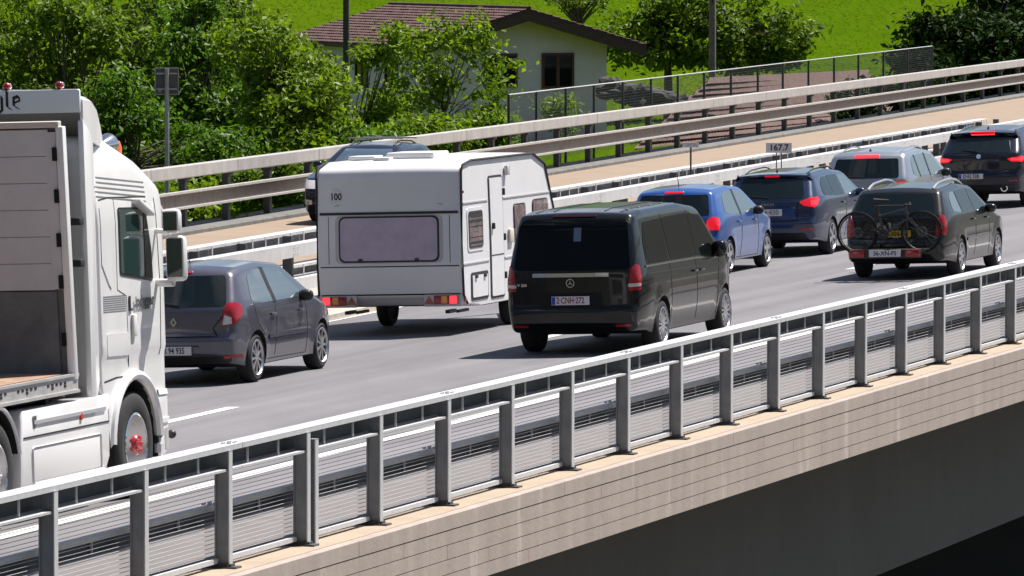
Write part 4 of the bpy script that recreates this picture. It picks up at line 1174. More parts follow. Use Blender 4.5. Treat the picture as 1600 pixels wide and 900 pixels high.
c.plate(0, .725, .52, .115, '2·CNH·272', M_inkr, band=M_pblue)
c.line('shut_line', [(-.84, 1.80), (-.86, 1.2), (-.80, .64), (.80, .64), (.86, 1.2), (.84, 1.80)], .012, M_gap, 'rear', 1)
rear_lamp(c, .08, .86, [(-.13, .84), (.12, .85), (.15, 1.0), (.13, 1.17), (.02, 1.19), (-.08, 1.12)], M_red, [([(-.12, .89), (.11, .90), (.11, .94), (-.12, .935)], M_clear)])
for sd in (-1, 1):
    c.panel('reflector', rpoly([(sd*.60, .37), (sd*.80, .375), (sd*.80, .41), (sd*.60, .405)] if sd > 0 else [(-.80, .375), (-.60, .37), (-.60, .405), (-.80, .41)], .01), M_red, 'rear', 1, .008, .06)
    c.panel('side_window', rpoly([(.42, 1.17), (1.50, 1.17), (1.50, 1.74), (.62, 1.72), (.45, 1.45)], .05), M_priv, 'side', sd, .004)
    c.panel('side_window', rpoly([(1.56, 1.17), (2.78, 1.17), (2.78, 1.755), (1.56, 1.745)], .04), M_priv, 'side', sd, .004)
    c.panel('side_window', rpoly([(2.86, 1.17), (4.02, 1.13), (3.95, 1.26), (3.45, 1.70), (2.86, 1.755)], .04), M_priv, 'side', sd, .004)
    c.line('belt_strip', [(.36, 1.145), (1.5, 1.145), (2.9, 1.14), (4.05, 1.10)], .022, M_chrome, 'side', sd, .012)
    c.line('shut_line', [(1.53, 1.80), (1.50, 1.0), (1.50, .33)], .013, M_gap, 'side', sd)
    c.line('shut_line', [(2.82, 1.80), (2.80, 1.0), (2.78, .33)], .013, M_gap, 'side', sd)
    c.line('shut_line', [(3.98, 1.12), (3.86, .80), (3.80, .33)], .013, M_gap, 'side', sd)
    c.line('shut_line', [(.42, 1.05), (1.5, 1.04), (2.8, 1.03)], .012, M_gap, 'side', sd)
    handle(c, 2.66, .98, sd, p_blk, .2); handle(c, 2.98, .98, sd, p_blk, .2)
    mirror(c, 3.78, .90, 1.22, sd, p_blk, (.14, .22, .24))
c.line('shut_line', [(-.90, .62), (.90, .62)], .012, M_gap, 'rear', 1)
for yy in (-.35, .35): c.line('roof_rib', [(.5, yy), (3.2, yy)], .02, p_blk, 'top', 1, .008)
for yy in (-.58, .58): c.line('roof_channel', [(.45, yy), (3.3, yy)], .03, M_blk, 'top', 1, .004)
for k in range(5): 
    cc, nn = c.cast(.7+k*.55, -.60, 'top', 1); c.box('roof_cover', (cc.x, cc.y, cc.z+.006), (.05, .022, .012), M_clear, .003)
c.panel('windscreen', rpoly([(-.74, 1.25), (.74, 1.25), (.66, 1.74), (-.66, 1.74)], .06), M_glass, 'front', 1, .004)
for sd in (-1, 1): c.panel('headlamp', rpoly([(sd*.50, .78), (sd*.78, .80), (sd*.78, .92), (sd*.52, .90)], .03), M_clear, 'front', 1, .008)
wm_van = wheel_mesh(.335, .235, .225, 15, M_alloy, M_gap, False, M_tyre, .030)
c.wheels((1.045, 4.245), .955, .335, .235, .225, wm_van)

# ---------------------------------------------------------------- blue hatchback
p_blue = paint('blue_paint', (0.022, 0.088, 0.32), .3, .25)
c = Car('hatchback', 'bright blue hatchback half hidden behind the black van', 'car', at_road(39.93, 10.40), .2937, QG)
P = dict(L=3.97, xr=.66, xf=3.13, Ra=.335, zw=.30, sill=.21, bz=.27, rb=.08,
         rear=[(.0, .40, .08), (-.01, .58, .08), (.04, .66, .05), (.06, .96, .10)],
         top=[(.34, 1.385, .10), (.50, 1.425, .25), (1.40, 1.462, .8), (2.15, 1.41, .5), (2.95, .99, .25), (3.65, .82, .3)],
         front=[(3.94, .62, .15), (3.97, .40, .1)])
ar = [(.66, .30, .335), (3.13, .30, .335)]
c.shell(hatch_outline(P), half_width(1.685, 3.97, .95, .38, (.7, .10), (.9, .17), arches=ar, crease=.012), p_blue, M_under, .08, (.07, .13, .035))
c.panel('rear_window', rpoly([(-.65, 1.0, .05), (.65, 1.0, .05), (.57, 1.345, .05), (-.57, 1.345, .05)]), M_glass, 'rear', 1, .004)
c.panel('high_brake_lamp', rpoly([(-.16, 1.37), (.16, 1.37), (.16, 1.40), (-.16, 1.40)], .008), M_redon, 'rear', 1, .010, .05)
rear_lamp(c, .08, .76, [(-.22, .76), (.10, .76), (.17, .88), (.13, .96), (-.06, .98), (-.18, .92)], M_redon)
c.line('shut_line', [(-.62, 1.0), (-.55, .74), (-.55, .62), (.55, .62), (.55, .74), (.62, 1.0)], .013, M_gap, 'rear', 1)
c.plate(0, .82, .52, .11, '', M_ink); emblem(c, 0, .95, .045, M_chrome, 'ring')
for sd in (-1, 1):
    c.panel('side_window', rpoly([(.55, 1.03), (.90, .985), (1.44, .985), (1.42, 1.375), (1.0, 1.38), (.72, 1.31)], .04), M_glassl, 'side', sd, .004)
    c.panel('side_window', rpoly([(1.52, .985), (2.55, .98), (2.42, 1.10), (2.02, 1.35), (1.50, 1.38)], .03), M_glassl, 'side', sd, .004)
    c.panel('window_pillar', [(1.43, .97), (1.535, .97), (1.515, 1.39), (1.405, 1.39)], M_blk, 'side', sd, .006)
    c.line('shut_line', [(1.47, .98), (1.45, .60), (1.36, .28)], .012, M_gap, 'side', sd); c.line('shut_line', [(2.52, .96), (2.56, .6), (2.52, .27)], .012, M_gap, 'side', sd)
    c.line('shut_line', [(1.0, .26), (2.55, .255)], .010, M_gap, 'side', sd)
    handle(c, 1.28, .86, sd, p_blue); handle(c, 2.30, .85, sd, p_blue); mirror(c, 2.40, .79, 1.0, sd, M_blk, (.12, .19, .15))
whip(c, .55, M_blk, .22); wiper(c, 0, 1.01, .4, 1.07)
c.panel('windscreen', rpoly([(-.6, 1.02), (.6, 1.02), (.53, 1.34), (-.53, 1.34)], .05), M_glass, 'front', 1, .004)
wm_polo = wheel_mesh(.30, .215, .19, 5, M_alloy, M_gap, False, M_tyre, .085)
c.wheels((.66, 3.13), .832, .30, .215, .19, wm_polo)

# ---------------------------------------------------------------- dark blue estate
p_navy = paint('navy_paint', (0.014, 0.027, 0.075), .35, .25)
c = Car('estate_car', 'dark blue estate car with roof rails ahead of the blue hatchback', 'car', at_road(46.6, 10.45), .2937, QG)
P = dict(L=4.668, xr=1.0, xf=3.70, Ra=.355, zw=.32, sill=.22, bz=.29, rb=.10,
         rear=[(.0, .42, .10), (-.01, .60, .10), (.05, .70, .06), (.06, 1.0, .15)],
         top=[(.42, 1.40, .08), (.36, 1.425, .03), (.60, 1.45, .1), (1.9, 1.49, 1.0), (2.7, 1.43, .5), (3.55, .99, .25), (4.3, .82, .3)],
         front=[(4.63, .62, .15), (4.66, .40, .1)])
ar = [(1.0, .32, .355), (3.70, .32, .355)]
c.shell(hatch_outline(P), half_width(1.825, 4.668, .98, .44, (.8, .13), (.9, .18), arches=ar, crease=.014), p_navy, M_under, .085, (.10, .14, .035))
c.panel('rear_window', rpoly([(-.64, 1.03, .06), (.64, 1.03, .06), (.54, 1.385, .04), (-.54, 1.385, .04)]), M_glass, 'rear', 1, .004)
c.panel('high_brake_lamp', rpoly([(-.13, 1.395), (.13, 1.395), (.13, 1.43), (-.13, 1.43)], .008), M_redon, 'rear', 1, .012, .05)
rear_lamp(c, .12, .80, [(-.36, .965), (-.24, .90), (-.02, .865), (.14, .91), (.26, 1.00), (.18, 1.05), (-.10, 1.03)], M_redon, [([(-.10, .91), (.06, .91), (.10, .99), (-.08, .99)], M_redhi)])
c.line('shut_line', [(-.70, 1.02), (-.52, .93), (-.52, .64), (.52, .64), (.52, .93), (.70, 1.02)], .013, M_gap, 'rear', 1)
c.panel('bumper_trim', rpoly([(-.66, .31), (.66, .31), (.66, .42), (-.66, .42)], .03), M_blk, 'rear', 1, .006)
c.plate(0, .79, .52, .12, 'OH·430', M_inkg)
cc, nn = c.cast(0, .93, 'rear', 1); me = text_mesh('F O C U S', .055, .002); me.materials.append(M_alloy); o = obj('lettering', me, None, c.root); o.location = cc+nn*.008; o.rotation_euler = (math.pi/2, 0, -math.pi/2)
for sd in (-1, 1):
    c.panel('side_window', rpoly([(.60, 1.07), (1.26, 1.03), (1.24, 1.37), (.95, 1.37), (.74, 1.26)], .05), M_glass, 'side', sd, .004)
    c.panel('side_window', rpoly([(1.32, 1.03), (2.02, 1.02), (2.02, 1.39), (1.32, 1.385)], .03), M_glass, 'side', sd, .004)
    c.panel('side_window', rpoly([(2.10, 1.02), (3.12, 1.0), (3.0, 1.09), (2.58, 1.36), (2.10, 1.39)], .03), M_glassl, 'side', sd, .004)
    c.line('shut_line', [(2.06, 1.0), (2.04, .6), (1.92, .3)], .012, M_gap, 'side', sd); c.line('shut_line', [(3.10, .98), (3.12, .6), (3.06, .28)], .012, M_gap, 'side', sd)
    handle(c, 1.84, .90, sd, p_navy); handle(c, 2.86, .88, sd, p_navy); mirror(c, 2.96, .85, 1.03, sd, p_navy, (.12, .20, .15))
roof_rail(c, .62, 2.5, .56, M_blk, .045, .014); fin(c, .75, p_navy); wiper(c, 0, 1.04, .35, 1.07)
for sd in (-1, 1): c.panel('reflector', rpoly([(sd*.58, .46), (sd*.78, .47), (sd*.78, .51), (sd*.58, .50)] if sd > 0 else [(-.78, .47), (-.58, .46), (-.58, .50), (-.78, .51)], .01), M_red, 'rear', 1, .008, .06)
c.panel('windscreen', rpoly([(-.62, 1.03), (.62, 1.03), (.55, 1.36), (-.55, 1.36)], .05), M_glass, 'front', 1, .004)
wm_foc = wheel_mesh(.32, .235, .21, 5, M_alloy, M_gap, True, M_tyre, .045)
c.wheels((1.0, 3.70), .905, .32, .235, .21, wm_foc)

# ---------------------------------------------------------------- silver people carrier
p_sil = paint('silver_paint', (0.31, 0.33, 0.38), .55, .3)
c = Car('estate_car', 'silver grey car with high roof between the dark blue estate and the black estate', 'car', at_road(55.6, 10.9), .2937, QG)
P = dict(L=4.35, xr=.85, xf=3.50, Ra=.35, zw=.32, sill=.22, bz=.29, rb=.08,
         rear=[(.0, .42, .08), (-.01, .60, .08), (.04, .70, .05), (.06, 1.04, .12)],
         top=[(.36, 1.48, .08), (.48, 1.535, .15), (1.6, 1.595, .9), (2.5, 1.53, .5), (3.45, 1.04, .25), (4.05, .88, .3)],
         front=[(4.32, .66, .15), (4.35, .40, .1)])
ar = [(.85, .32, .35), (3.50, .32, .35)]
c.shell(hatch_outline(P), half_width(1.80, 4.35, 1.03, .34, (.7, .11), (.9, .18), arches=ar, crease=.012), p_sil, M_under, .08, (.08, .14, .035))
c.panel('rear_window', rpoly([(-.66, 1.07, .05), (.66, 1.07, .05), (.60, 1.435, .05), (-.60, 1.435, .05)]), M_glass, 'rear', 1, .004)
c.panel('high_brake_lamp', rpoly([(-.24, 1.455), (.24, 1.455), (.24, 1.50), (-.24, 1.50)], .008), M_redhi, 'rear', 1, .012, .05)
rear_lamp(c, .10, .80, [(-.28, .84), (.14, .86), (.14, 1.0), (-.24, 1.02)], M_redon)
c.plate(0, .80, .52, .11, '', M_ink); wiper(c, 0, 1.075, .4, 1.11)
for sd in (-1, 1):
    c.panel('side_window', rpoly([(.50, 1.11), (.95, 1.07), (.95, 1.46), (.74, 1.44), (.62, 1.36)], .05), M_glassl, 'side', sd, .004)
    c.panel('side_window', rpoly([(1.02, 1.07), (1.78, 1.07), (1.78, 1.48), (1.02, 1.465)], .03), M_glassl, 'side', sd, .004)
    c.panel('side_window', rpoly([(1.86, 1.07), (2.98, 1.05), (2.86, 1.15), (2.42, 1.44), (1.86, 1.485)], .03), M_glassl, 'side', sd, .004)
    c.panel('window_pillar', [(1.765, 1.06), (1.875, 1.06), (1.875, 1.49), (1.765, 1.49)], M_blk, 'side', sd, .006)
    c.panel('window_pillar', [(.94, 1.06), (1.03, 1.06), (1.03, 1.475), (.94, 1.47)], M_blk, 'side', sd, .006)
    c.line('shut_line', [(1.82, 1.04), (1.8, .6), (1.7, .3)], .012, M_gap, 'side', sd)
    handle(c, 1.62, .94, sd, p_sil); handle(c, 2.70, .93, sd, p_sil); mirror(c, 2.84, .84, 1.08, sd, M_blk, (.12, .2, .16))
roof_rail(c, .6, 2.4, .58, p_sil, .04, .014); fin(c, .62, M_blk)
c.panel('windscreen', rpoly([(-.62, 1.08), (.62, 1.08), (.55, 1.46), (-.55, 1.46)], .05), M_glass, 'front', 1, .004)
c.wheels((.85, 3.50), .89, .32, .235, .21, wm_foc)

# ---------------------------------------------------------------- black sport utility car
p_bb = paint('blue_black_paint', (0.006, 0.008, 0.018), .2, .25, .75, .3)
c = Car('sport_utility_car', 'blue black sport utility car with lit brake lamps at the right edge', 'car', at_road(68.0, 11.45), .2937, QG)
P = dict(L=4.69, xr=.92, xf=3.74, Ra=.40, zw=.365, sill=.28, bz=.34, rb=.10,
         rear=[(.0, .48, .10), (-.01, .68, .10), (.06, .80, .06), (.05, 1.12, .15)],
         top=[(.52, 1.52, .06), (.40, 1.56, .03), (.70, 1.60, .12), (1.9, 1.67, .9), (2.65, 1.60, .5), (3.50, 1.16, .25), (4.35, 1.0, .3)],
         front=[(4.65, .75, .15), (4.68, .45, .1)])
ar = [(.92, .365, .40), (3.74, .365, .40)]
c.shell(hatch_outline(P), half_width(1.905, 4.69, 1.12, .46, (.85, .14), (.9, .18), zw=.75, arches=ar, crease=.016, flare=.02), p_bb, M_under, .09, (.11, .14, .035))
c.panel('rear_window', rpoly([(-.66, 1.16, .06), (.66, 1.16, .06), (.54, 1.515, .05), (-.54, 1.515, .05)]), M_glass, 'rear', 1, .004)
c.panel('high_brake_lamp', rpoly([(-.25, 1.535), (.25, 1.535), (.25, 1.59), (-.25, 1.59)], .01), M_redhi, 'rear', 1, .014, .05)
rear_lamp(c, .12, .82, [(-.36, 1.04), (-.22, .97), (.10, .96), (.28, 1.06), (.10, 1.09)], M_redon, [([(-.24, 1.0), (.08, .99), (.10, 1.04), (-.24, 1.045)], M_redhi)])
emblem(c, 0, 1.09, .05, M_chrome, 'disc')
c.plate(.16, .68, .52, .11, 'D·KJ 328', M_ink, band=M_pblue)
c.panel('bumper_trim', rpoly([(-.74, .36), (.74, .36), (.74, .50), (-.74, .50)], .04), M_blk, 'rear', 1, .006)
for sd in (-1, 1):
    bm = bmesh.new(); lathe(bm, [(.055, -.03), (.075, -.03), (.075, .12), (.055, .12)], 18, 'x', closed=True); o = obj('tailpipe', bm, M_chrome, c.root, True); o.location = (.01, sd*.52, .42)
    c.panel('reflector', rpoly([(sd*.62, .56), (sd*.84, .57), (sd*.84, .60), (sd*.62, .59)] if sd > 0 else [(-.84, .57), (-.62, .56), (-.62, .59), (-.84, .60)], .01), M_red, 'rear', 1, .008, .06)
    c.panel('side_window', rpoly([(.72, 1.22), (1.90, 1.16), (1.88, 1.53), (1.2, 1.53), (.9, 1.40)], .05), M_glass, 'side', sd, .004)
    c.panel('side_window', rpoly([(1.98, 1.16), (3.10, 1.14), (2.95, 1.25), (2.5, 1.50), (1.98, 1.53)], .03), M_glass, 'side', sd, .004)
    c.line('shut_line', [(1.94, 1.14), (1.92, .7), (1.8, .36)], .012, M_gap, 'side', sd)
    handle(c, 1.72, 1.02, sd, p_bb); mirror(c, 2.95, .89, 1.16, sd, p_bb, (.13, .2, .17))
wiper(c, 0, 1.17, .38, 1.22); fin(c, 1.0, p_bb); roof_rail(c, .9, 2.4, .58, M_chrome, .03, .012)
c.panel('windscreen', rpoly([(-.64, 1.2), (.64, 1.2), (.55, 1.52), (-.55, 1.52)], .05), M_glass, 'front', 1, .004)
wm_suv = wheel_mesh(.365, .255, .24, 5, M_alloyd, M_gap, True, M_tyre, .06)
c.wheels((.92, 3.74), .945, .365, .255, .24, wm_suv)

# ---------------------------------------------------------------- black estate with bicycle carrier
p_dk = paint('dark_grey_paint', (0.009, 0.0095, 0.0095), .2, .25, .75, .3)
c = Car('estate_car', 'black estate car with chrome roof rails and a bicycle carrier in the right lane', 'car', at_road(37.82, 6.08), .2937, QG)
P = dict(L=4.715, xr=1.02, xf=3.72, Ra=.35, zw=.315, sill=.22, bz=.28, rb=.08,
         rear=[(.0, .42, .08), (-.01, .58, .08), (.05, .66, .05), (.07, 1.0, .15)],
         top=[(.40, 1.38, .10), (.50, 1.43, .15), (1.7, 1.485, 1.0), (2.6, 1.42, .5), (3.5, .98, .25), (4.35, .80, .3)],
         front=[(4.68, .60, .15), (4.71, .40, .1)])
ar = [(1.02, .315, .35), (3.72, .315, .35)]
c.shell(hatch_outline(P), half_width(1.76, 4.715, .97, .40, (.75, .10), (.9, .18), arches=ar, crease=.010), p_dk, M_under, .08, (.08, .14, .035))
c.panel('rear_window', rpoly([(-.66, 1.03, .05), (.66, 1.03, .05), (.57, 1.36, .06), (-.57, 1.36, .06)]), M_glass, 'rear', 1, .004)
rear_lamp(c, .09, .79, [(-.17, .68), (.08, .70), (.15, .90), (.10, 1.01), (-.03, 1.03), (-.12, .95)], M_red)
c.line('shut_line', [(-.70, 1.02), (-.60, .66), (.60, .66), (.70, 1.02)], .013, M_gap, 'rear', 1)
c.plate(-.02, .735, .52, .11, '36-XN-FS', M_ink, m=M_py)
for sd in (-1, 1):
    c.panel('side_window', rpoly([(.66, 1.06), (1.22, 1.02), (1.20, 1.36), (.92, 1.36), (.76, 1.27)], .05), M_glassl, 'side', sd, .004)
    c.panel('side_window', rpoly([(1.28, 1.02), (2.06, 1.01), (2.04, 1.385), (1.28, 1.37)], .03), M_glass, 'side', sd, .004)
    c.panel('side_window', rpoly([(2.14, 1.01), (3.10, .99), (2.98, 1.08), (2.52, 1.35), (2.12, 1.385)], .03), M_glass, 'side', sd, .004)
    c.line('shut_line', [(2.10, .99), (2.08, .6), (1.96, .3)], .012, M_gap, 'side', sd); c.line('shut_line', [(3.08, .97), (3.10, .6), (3.04, .28)], .012, M_gap, 'side', sd)
    c.line('rub_strip', [(1.42, .58), (3.04, .57)], .045, p_dk, 'side', sd, .012)
    handle(c, 1.92, .89, sd, p_dk); handle(c, 2.90, .88, sd, p_dk); mirror(c, 2.96, .83, 1.02, sd, p_dk, (.12, .2, .15))
roof_rail(c, .50, 2.55, .54, M_alloy, .065, .024)
c.panel('windscreen', rpoly([(-.62, 1.02), (.62, 1.02), (.54, 1.35), (-.54, 1.35)], .05), M_glass, 'front', 1, .004)
wm_av = wheel_mesh(.315, .22, .20, 7, M_alloy, M_gap, True, M_tyre, .03)
c.wheels((1.02, 3.72), .872, .315, .22, .20, wm_av)
est = c.root
# carrier
k = Car('bicycle_carrier', 'black bicycle carrier with its own white plate and red lamps behind the black estate', 'carrier', at_road(37.82-.02, 6.08), .2937)
bm = bmesh.new()
tube(bm, [(-.05, 0, .42), (-.62, 0, .42)], .03, 8)
for sd in (-1, 1): tube(bm, [(-.12, sd*.55, .46), (-.58, sd*.55, .46)], .016, 6)
for xx in (-.18, -.50): tube(bm, [(xx, -.62, .47), (xx, .62, .47)], .018, 6)
tube(bm, [(-.16, -.25, .46), (-.16, -.25, 1.20), (-.16, .25, 1.20), (-.16, .25, .46)], .018, 8)
obj('frame', bm, M_blk, k.root, True)
k.box('lamp_bar', (-.64, 0, .445), (.05, 1.18, .15), M_blk, .02)
for sd in (-1, 1): k.box('tail_lamp', (-.675, sd*.455, .45), (.03, .24, .12), M_red, .012)
o = k.box('number_plate', (-.678, 0, .452), (.012, .52, .11), M_pw, .003)
me = text_mesh('36-XN-FS', .10, 0, .002, sx=.95); me.materials.append(M_ink); t = obj('lettering', me, None, o); t.rotation_euler = (math.pi/2, 0, -math.pi/2); t.location = (-.0075, 0, 0)
for xx in (-.36,):
    bm = bmesh.new(); box(bm, (xx, 0, .50), (.09, 1.3, .02)); obj('wheel_channel', bm, M_alloyd, k.root)
# bicycle lying across the carrier: local y is along the bicycle
b = Car('bicycle', 'black mountain bicycle strapped across the carrier behind the black estate', 'bicycle', at_road(37.82-.38*1, 6.08), .2937)
WZ = .78; wr = .325; WL, WR_ = .52, -.54
M_bframe = mat('bicycle_frame', (0.012, 0.012, 0.013), .35, coat=.6)
def bwheel(y):
    bm = bmesh.new(); N = 32
    for k_ in range(N):
        pass
    ring = [(0, y+wr*math.cos(2*math.pi*q/N), WZ+wr*math.sin(2*math.pi*q/N)) for q in range(N+1)]
    tube(bm, ring, .021, 6, False); o = obj('wheel', bm, M_gap, b.root, True)
    bm = bmesh.new(); tube(bm, [(0, y+(wr-.035)*math.cos(2*math.pi*q/N), WZ+(wr-.035)*math.sin(2*math.pi*q/N)) for q in range(N+1)], .010, 5, False); obj('rim', bm, M_blk, o)
    bm = bmesh.new()
    for q in range(16):
        a = 2*math.pi*q/16; tube(bm, [(.02*(-1)**q, y, WZ), (0, y+(wr-.04)*math.cos(a), WZ+(wr-.04)*math.sin(a))], .0022, 4, False)
    tube(bm, [(-.05, y, WZ), (.05, y, WZ)], .022, 8); obj('spokes', bm, M_blk, o)
    bm = bmesh.new(); lathe(bm, [(.085, .03), (.085, .034), (.05, .034), (.05, .03)], 20, 'x', c=(0, y, WZ), closed=True); obj('brake_disc', bm, mat('dull_steel', (.10, .10, .10), .6), o)
bwheel(WL); bwheel(WR_)
BB = (0, .08, WZ-.03); HT, HB = (0, -.28, WZ+.36), (0, -.33, WZ+.22); SEAT = (0, .17, WZ+.34)
bm = bmesh.new()
for a, e, r in ((BB, HB, .024), (HB, HT, .026), (HT, (0, .14, WZ+.26), .020), (BB, SEAT, .018)): tube(bm, [a, e], r, 8)
for sx in (-.05, .05):
    tube(bm, [(sx*.5, BB[1], BB[2]), (sx, WL, WZ)], .011, 6); tube(bm, [(sx*.4, .14, WZ+.26), (sx, WL, WZ)], .009, 6)
obj('frame', bm, M_bframe, b.root, True)
bm = bmesh.new()
for sx in (-.055, .055): tube(bm, [(sx, HB[1]-.01, HB[2]), (sx, WR_, WZ)], .016, 6)
box(bm, (0, HB[1]-.01, HB[2]), (.14, .05, .04)); obj('fork', bm, M_bframe, b.root)
bm = bmesh.new(); tube(bm, [HT, (0, HT[1]+.01, HT[2]+.07), (0, HT[1]-.06, HT[2]+.08)], .016, 6); tube(bm, [(-.30, HT[1]-.03, HT[2]+.10), (-.08, HT[1]-.06, HT[2]+.08), (.08, HT[1]-.06, HT[2]+.08), (.22, HT[1]-.03, HT[2]+.10)], .012, 6)
tube(bm, [(-.30, HT[1]-.03, HT[2]+.10), (-.30, HT[1]-.14, HT[2]+.13), (-.30, HT[1]-.12, HT[2]+.03)], .011, 6); obj('handlebar', bm, M_blk, b.root)
bm = bmesh.new(); tube(bm, [(0, .23, WZ+.50), (0, .12, WZ+.505), (0, -.02, WZ+.51)], [.05, .035, .015], 8); obj('saddle', bm, M_blk, b.root)
bm = bmesh.new(); tube(bm, [SEAT, (0, .195, WZ+.50)], .014, 6); obj('seat_post', bm, M_blk, b.root)
bm = bmesh.new(); lathe(bm, [(.09, .05), (.09, .056), (.02, .056), (.02, .05)], 22, 'x', c=(-.1, BB[1], BB[2]), closed=True)
for s_ in (1, -1): tube(bm, [(-.07*s_, BB[1], BB[2]), (-.085*s_, BB[1]+.15*s_, BB[2]+.07*s_)], .011, 6); box(bm, (-.13*s_, BB[1]+.15*s_, BB[2]+.07*s_), (.08, .09, .02))
obj('crankset', bm, M_blk, b.root)
bm = bmesh.new()
for dz in (.045, -.045): tube(bm, [(-.05, BB[1], BB[2]+dz*1.9), (-.05, WL, WZ+dz)], .005, 4)
obj('chain', bm, M_gap, b.root)

# ---------------------------------------------------------------- caravan
M_cw = mat('caravan_white', (0.67, 0.665, 0.68), .35, coat=.25, var=.035, vscale=2.0, bump=.05, bscale=5)
M_cr = mat('caravan_rubber', (0.02, 0.02, 0.021), .6)
M_cgl = mat('caravan_acrylic', (0.45, 0.375, 0.475), .12, coat=.5, var=.12, vscale=3)
M_curt = mat('curtained_acrylic', (0.17, 0.12, 0.125), .15, coat=.5, var=.5, vscale=7)
c = Car('caravan', 'white touring caravan with wide mauve rear window and red lamps in the left lane', 'caravan', at_road(23.35, 9.95), .2937)
CL, CW = 4.75, 2.15
pts = [(.20, .42, .05, 0), (.03, .55, .06, 0), (.0, .95, .3, 0), (.03, 1.75, .3, 0), (.07, 2.36, .16, 0), (.55, 2.46, .3, 0), (3.6, 2.46, .5, 0), (4.25, 2.28, .25, 0), (4.72, 1.45, .4, 0), (4.78, .75, .2, 0), (4.4, .40, .08, 0)]
pts += [(3.10, .37, 0, 1)] + arch(2.72, .30, .36, .37) + [(2.33, .37, 0, 1), (.9, .37, 0, 1)]
c.shell(pts, lambda x, z: CW/2 - (.012*((z-1.2)/1.2)**2), M_cw, M_under, .03, (.015, .05, .02))
# rubber edge trims round both ends of the sides
for sd in (-1, 1):
    pr = []
    for (x, z) in ((.20, .44), (.035, .57), (.015, .95), (.035, 1.75), (.065, 2.30), (.14, 2.40), (.55, 2.452), (3.6, 2.452), (4.2, 2.28), (4.69, 1.45)): pr.append((x, sd*(CW/2+.002), z))
    bm = bmesh.new(); tube(bm, pr, .018, 6); obj('edge_trim', bm, M_cr, c.root, True)
c.line('seam', [(-1.03, 1.74), (1.03, 1.74)], .035, M_cr, 'rear', 1, .012)
c.line('seam', [(-1.03, .985), (1.03, .985)], .014, M_gap, 'rear', 1, .004)
c.line('seam', [(-1.03, .585), (1.03, .585)], .02, M_gap, 'rear', 1, .004)
c.panel('window_surround', rpoly([(-.80, 1.03), (.80, 1.03), (.80, 1.715), (-.80, 1.715)], .10), mat('caravan_grey', (.46, .45, .46), .4), 'rear', 1, .004)
w_ = c.panel('rear_window_seal', rpoly([(-.745, 1.045), (.745, 1.045), (.745, 1.70), (-.745, 1.70)], .10, 5), M_cr, 'rear', 1, .012)
c.panel('rear_window', rpoly([(-.72, 1.07), (.72, 1.07), (.72, 1.675), (-.72, 1.675)], .09, 5), M_cgl, 'rear', 1, .022)
for yy in (-.42, .42): c.box('window_catch', (-.045, yy, 1.085), (.02, .06, .03), M_cr, .005)
for yy in (-.90, .90):
    c.line('seam', [(yy, 1.03), (yy, 1.70)], .008, M_gap, 'rear', 1, .003)
    c.box('corner_marker', (.02, yy, 1.06), (.02, .22, .05), mat('caravan_grey', (.46, .45, .46), .4), .006)
for sd in (-1, 1):
    lo = .37
    c.box('lamp_panel', (.010, sd*.78, .495), (.05, .56, .17), mat('caravan_lamp_panel', (.50, .49, .50), .4), .012)
    t = c.box('tail_lamp', (-.025, sd*.83, .505), (.04, .36, .125), M_red, .01)
    q = obj('lens', bbox_((0, 0, 0), (.012, .11, .11), .006), M_redhi, t); q.location = (-.018, sd*.115, 0)
    q = obj('lens', bbox_((0, 0, 0), (.012, .09, .11), .006), M_amber, t); q.location = (-.018, -sd*.02, 0)
    bm = bmesh.new(); P3 = [(-.022, sd*.575-.075, .445), (-.022, sd*.575+.075, .445), (-.022, sd*.575, .565)]
    v = [bm.verts.new(p) for p in P3]; w2 = [bm.verts.new((p[0]+.03, p[1], p[2])) for p in P3]; bm.faces.new(v)
    for i in range(3): bm.faces.new((v[i], w2[i], w2[(i+1) % 3], v[(i+1) % 3]))
    bmesh.ops.recalc_face_normals(bm, faces=bm.faces); obj('reflector', bm, M_red, c.root)
    c.box('side_marker', (.08, sd*(CW/2+.012), 2.02), (.05, .03, .04), M_red, .008); c.box('side_marker', (.06, sd*(CW/2+.012), .50), (.05, .03, .05), M_red, .008)
c.panel('bumper_skirt', rpoly([(-1.0, .43), (1.0, .43), (1.02, .40), (-1.02, .40)], .005), M_cr, 'rear', 1, .006)
# badge 100
cc, nn = c.cast(.78, 1.98, 'rear', 1)
o = obj('speed_badge', bbox_((0, 0, 0), (.006, .20, .20), .002), mat('badge_pale', (.50, .50, .52), .5), c.root); o.location = cc+nn*.003
bm = bmesh.new(); bmesh.ops.create_circle(bm, cap_ends=True, radius=.10, segments=24); bpy.data.objects.remove(o)
r_ = bmesh.ops.extrude_face_region(bm, geom=list(bm.faces))
for v in [g_ for g_ in r_['geom'] if isinstance(g_, bmesh.types.BMVert)]: v.co.z += .006
bmesh.ops.recalc_face_normals(bm, faces=bm.faces)
o = obj('speed_badge', bm, mat('badge_pale2', (.62, .62, .64), .5), c.root); o.location = cc+nn*.002; o.rotation_euler = (math.pi/2, 0, -math.pi/2)
me = text_mesh('100', .135, 0, .004, sx=.85); me.materials.append(M_ink); t = obj('lettering', me, None, o); t.location = (0, 0, .008)
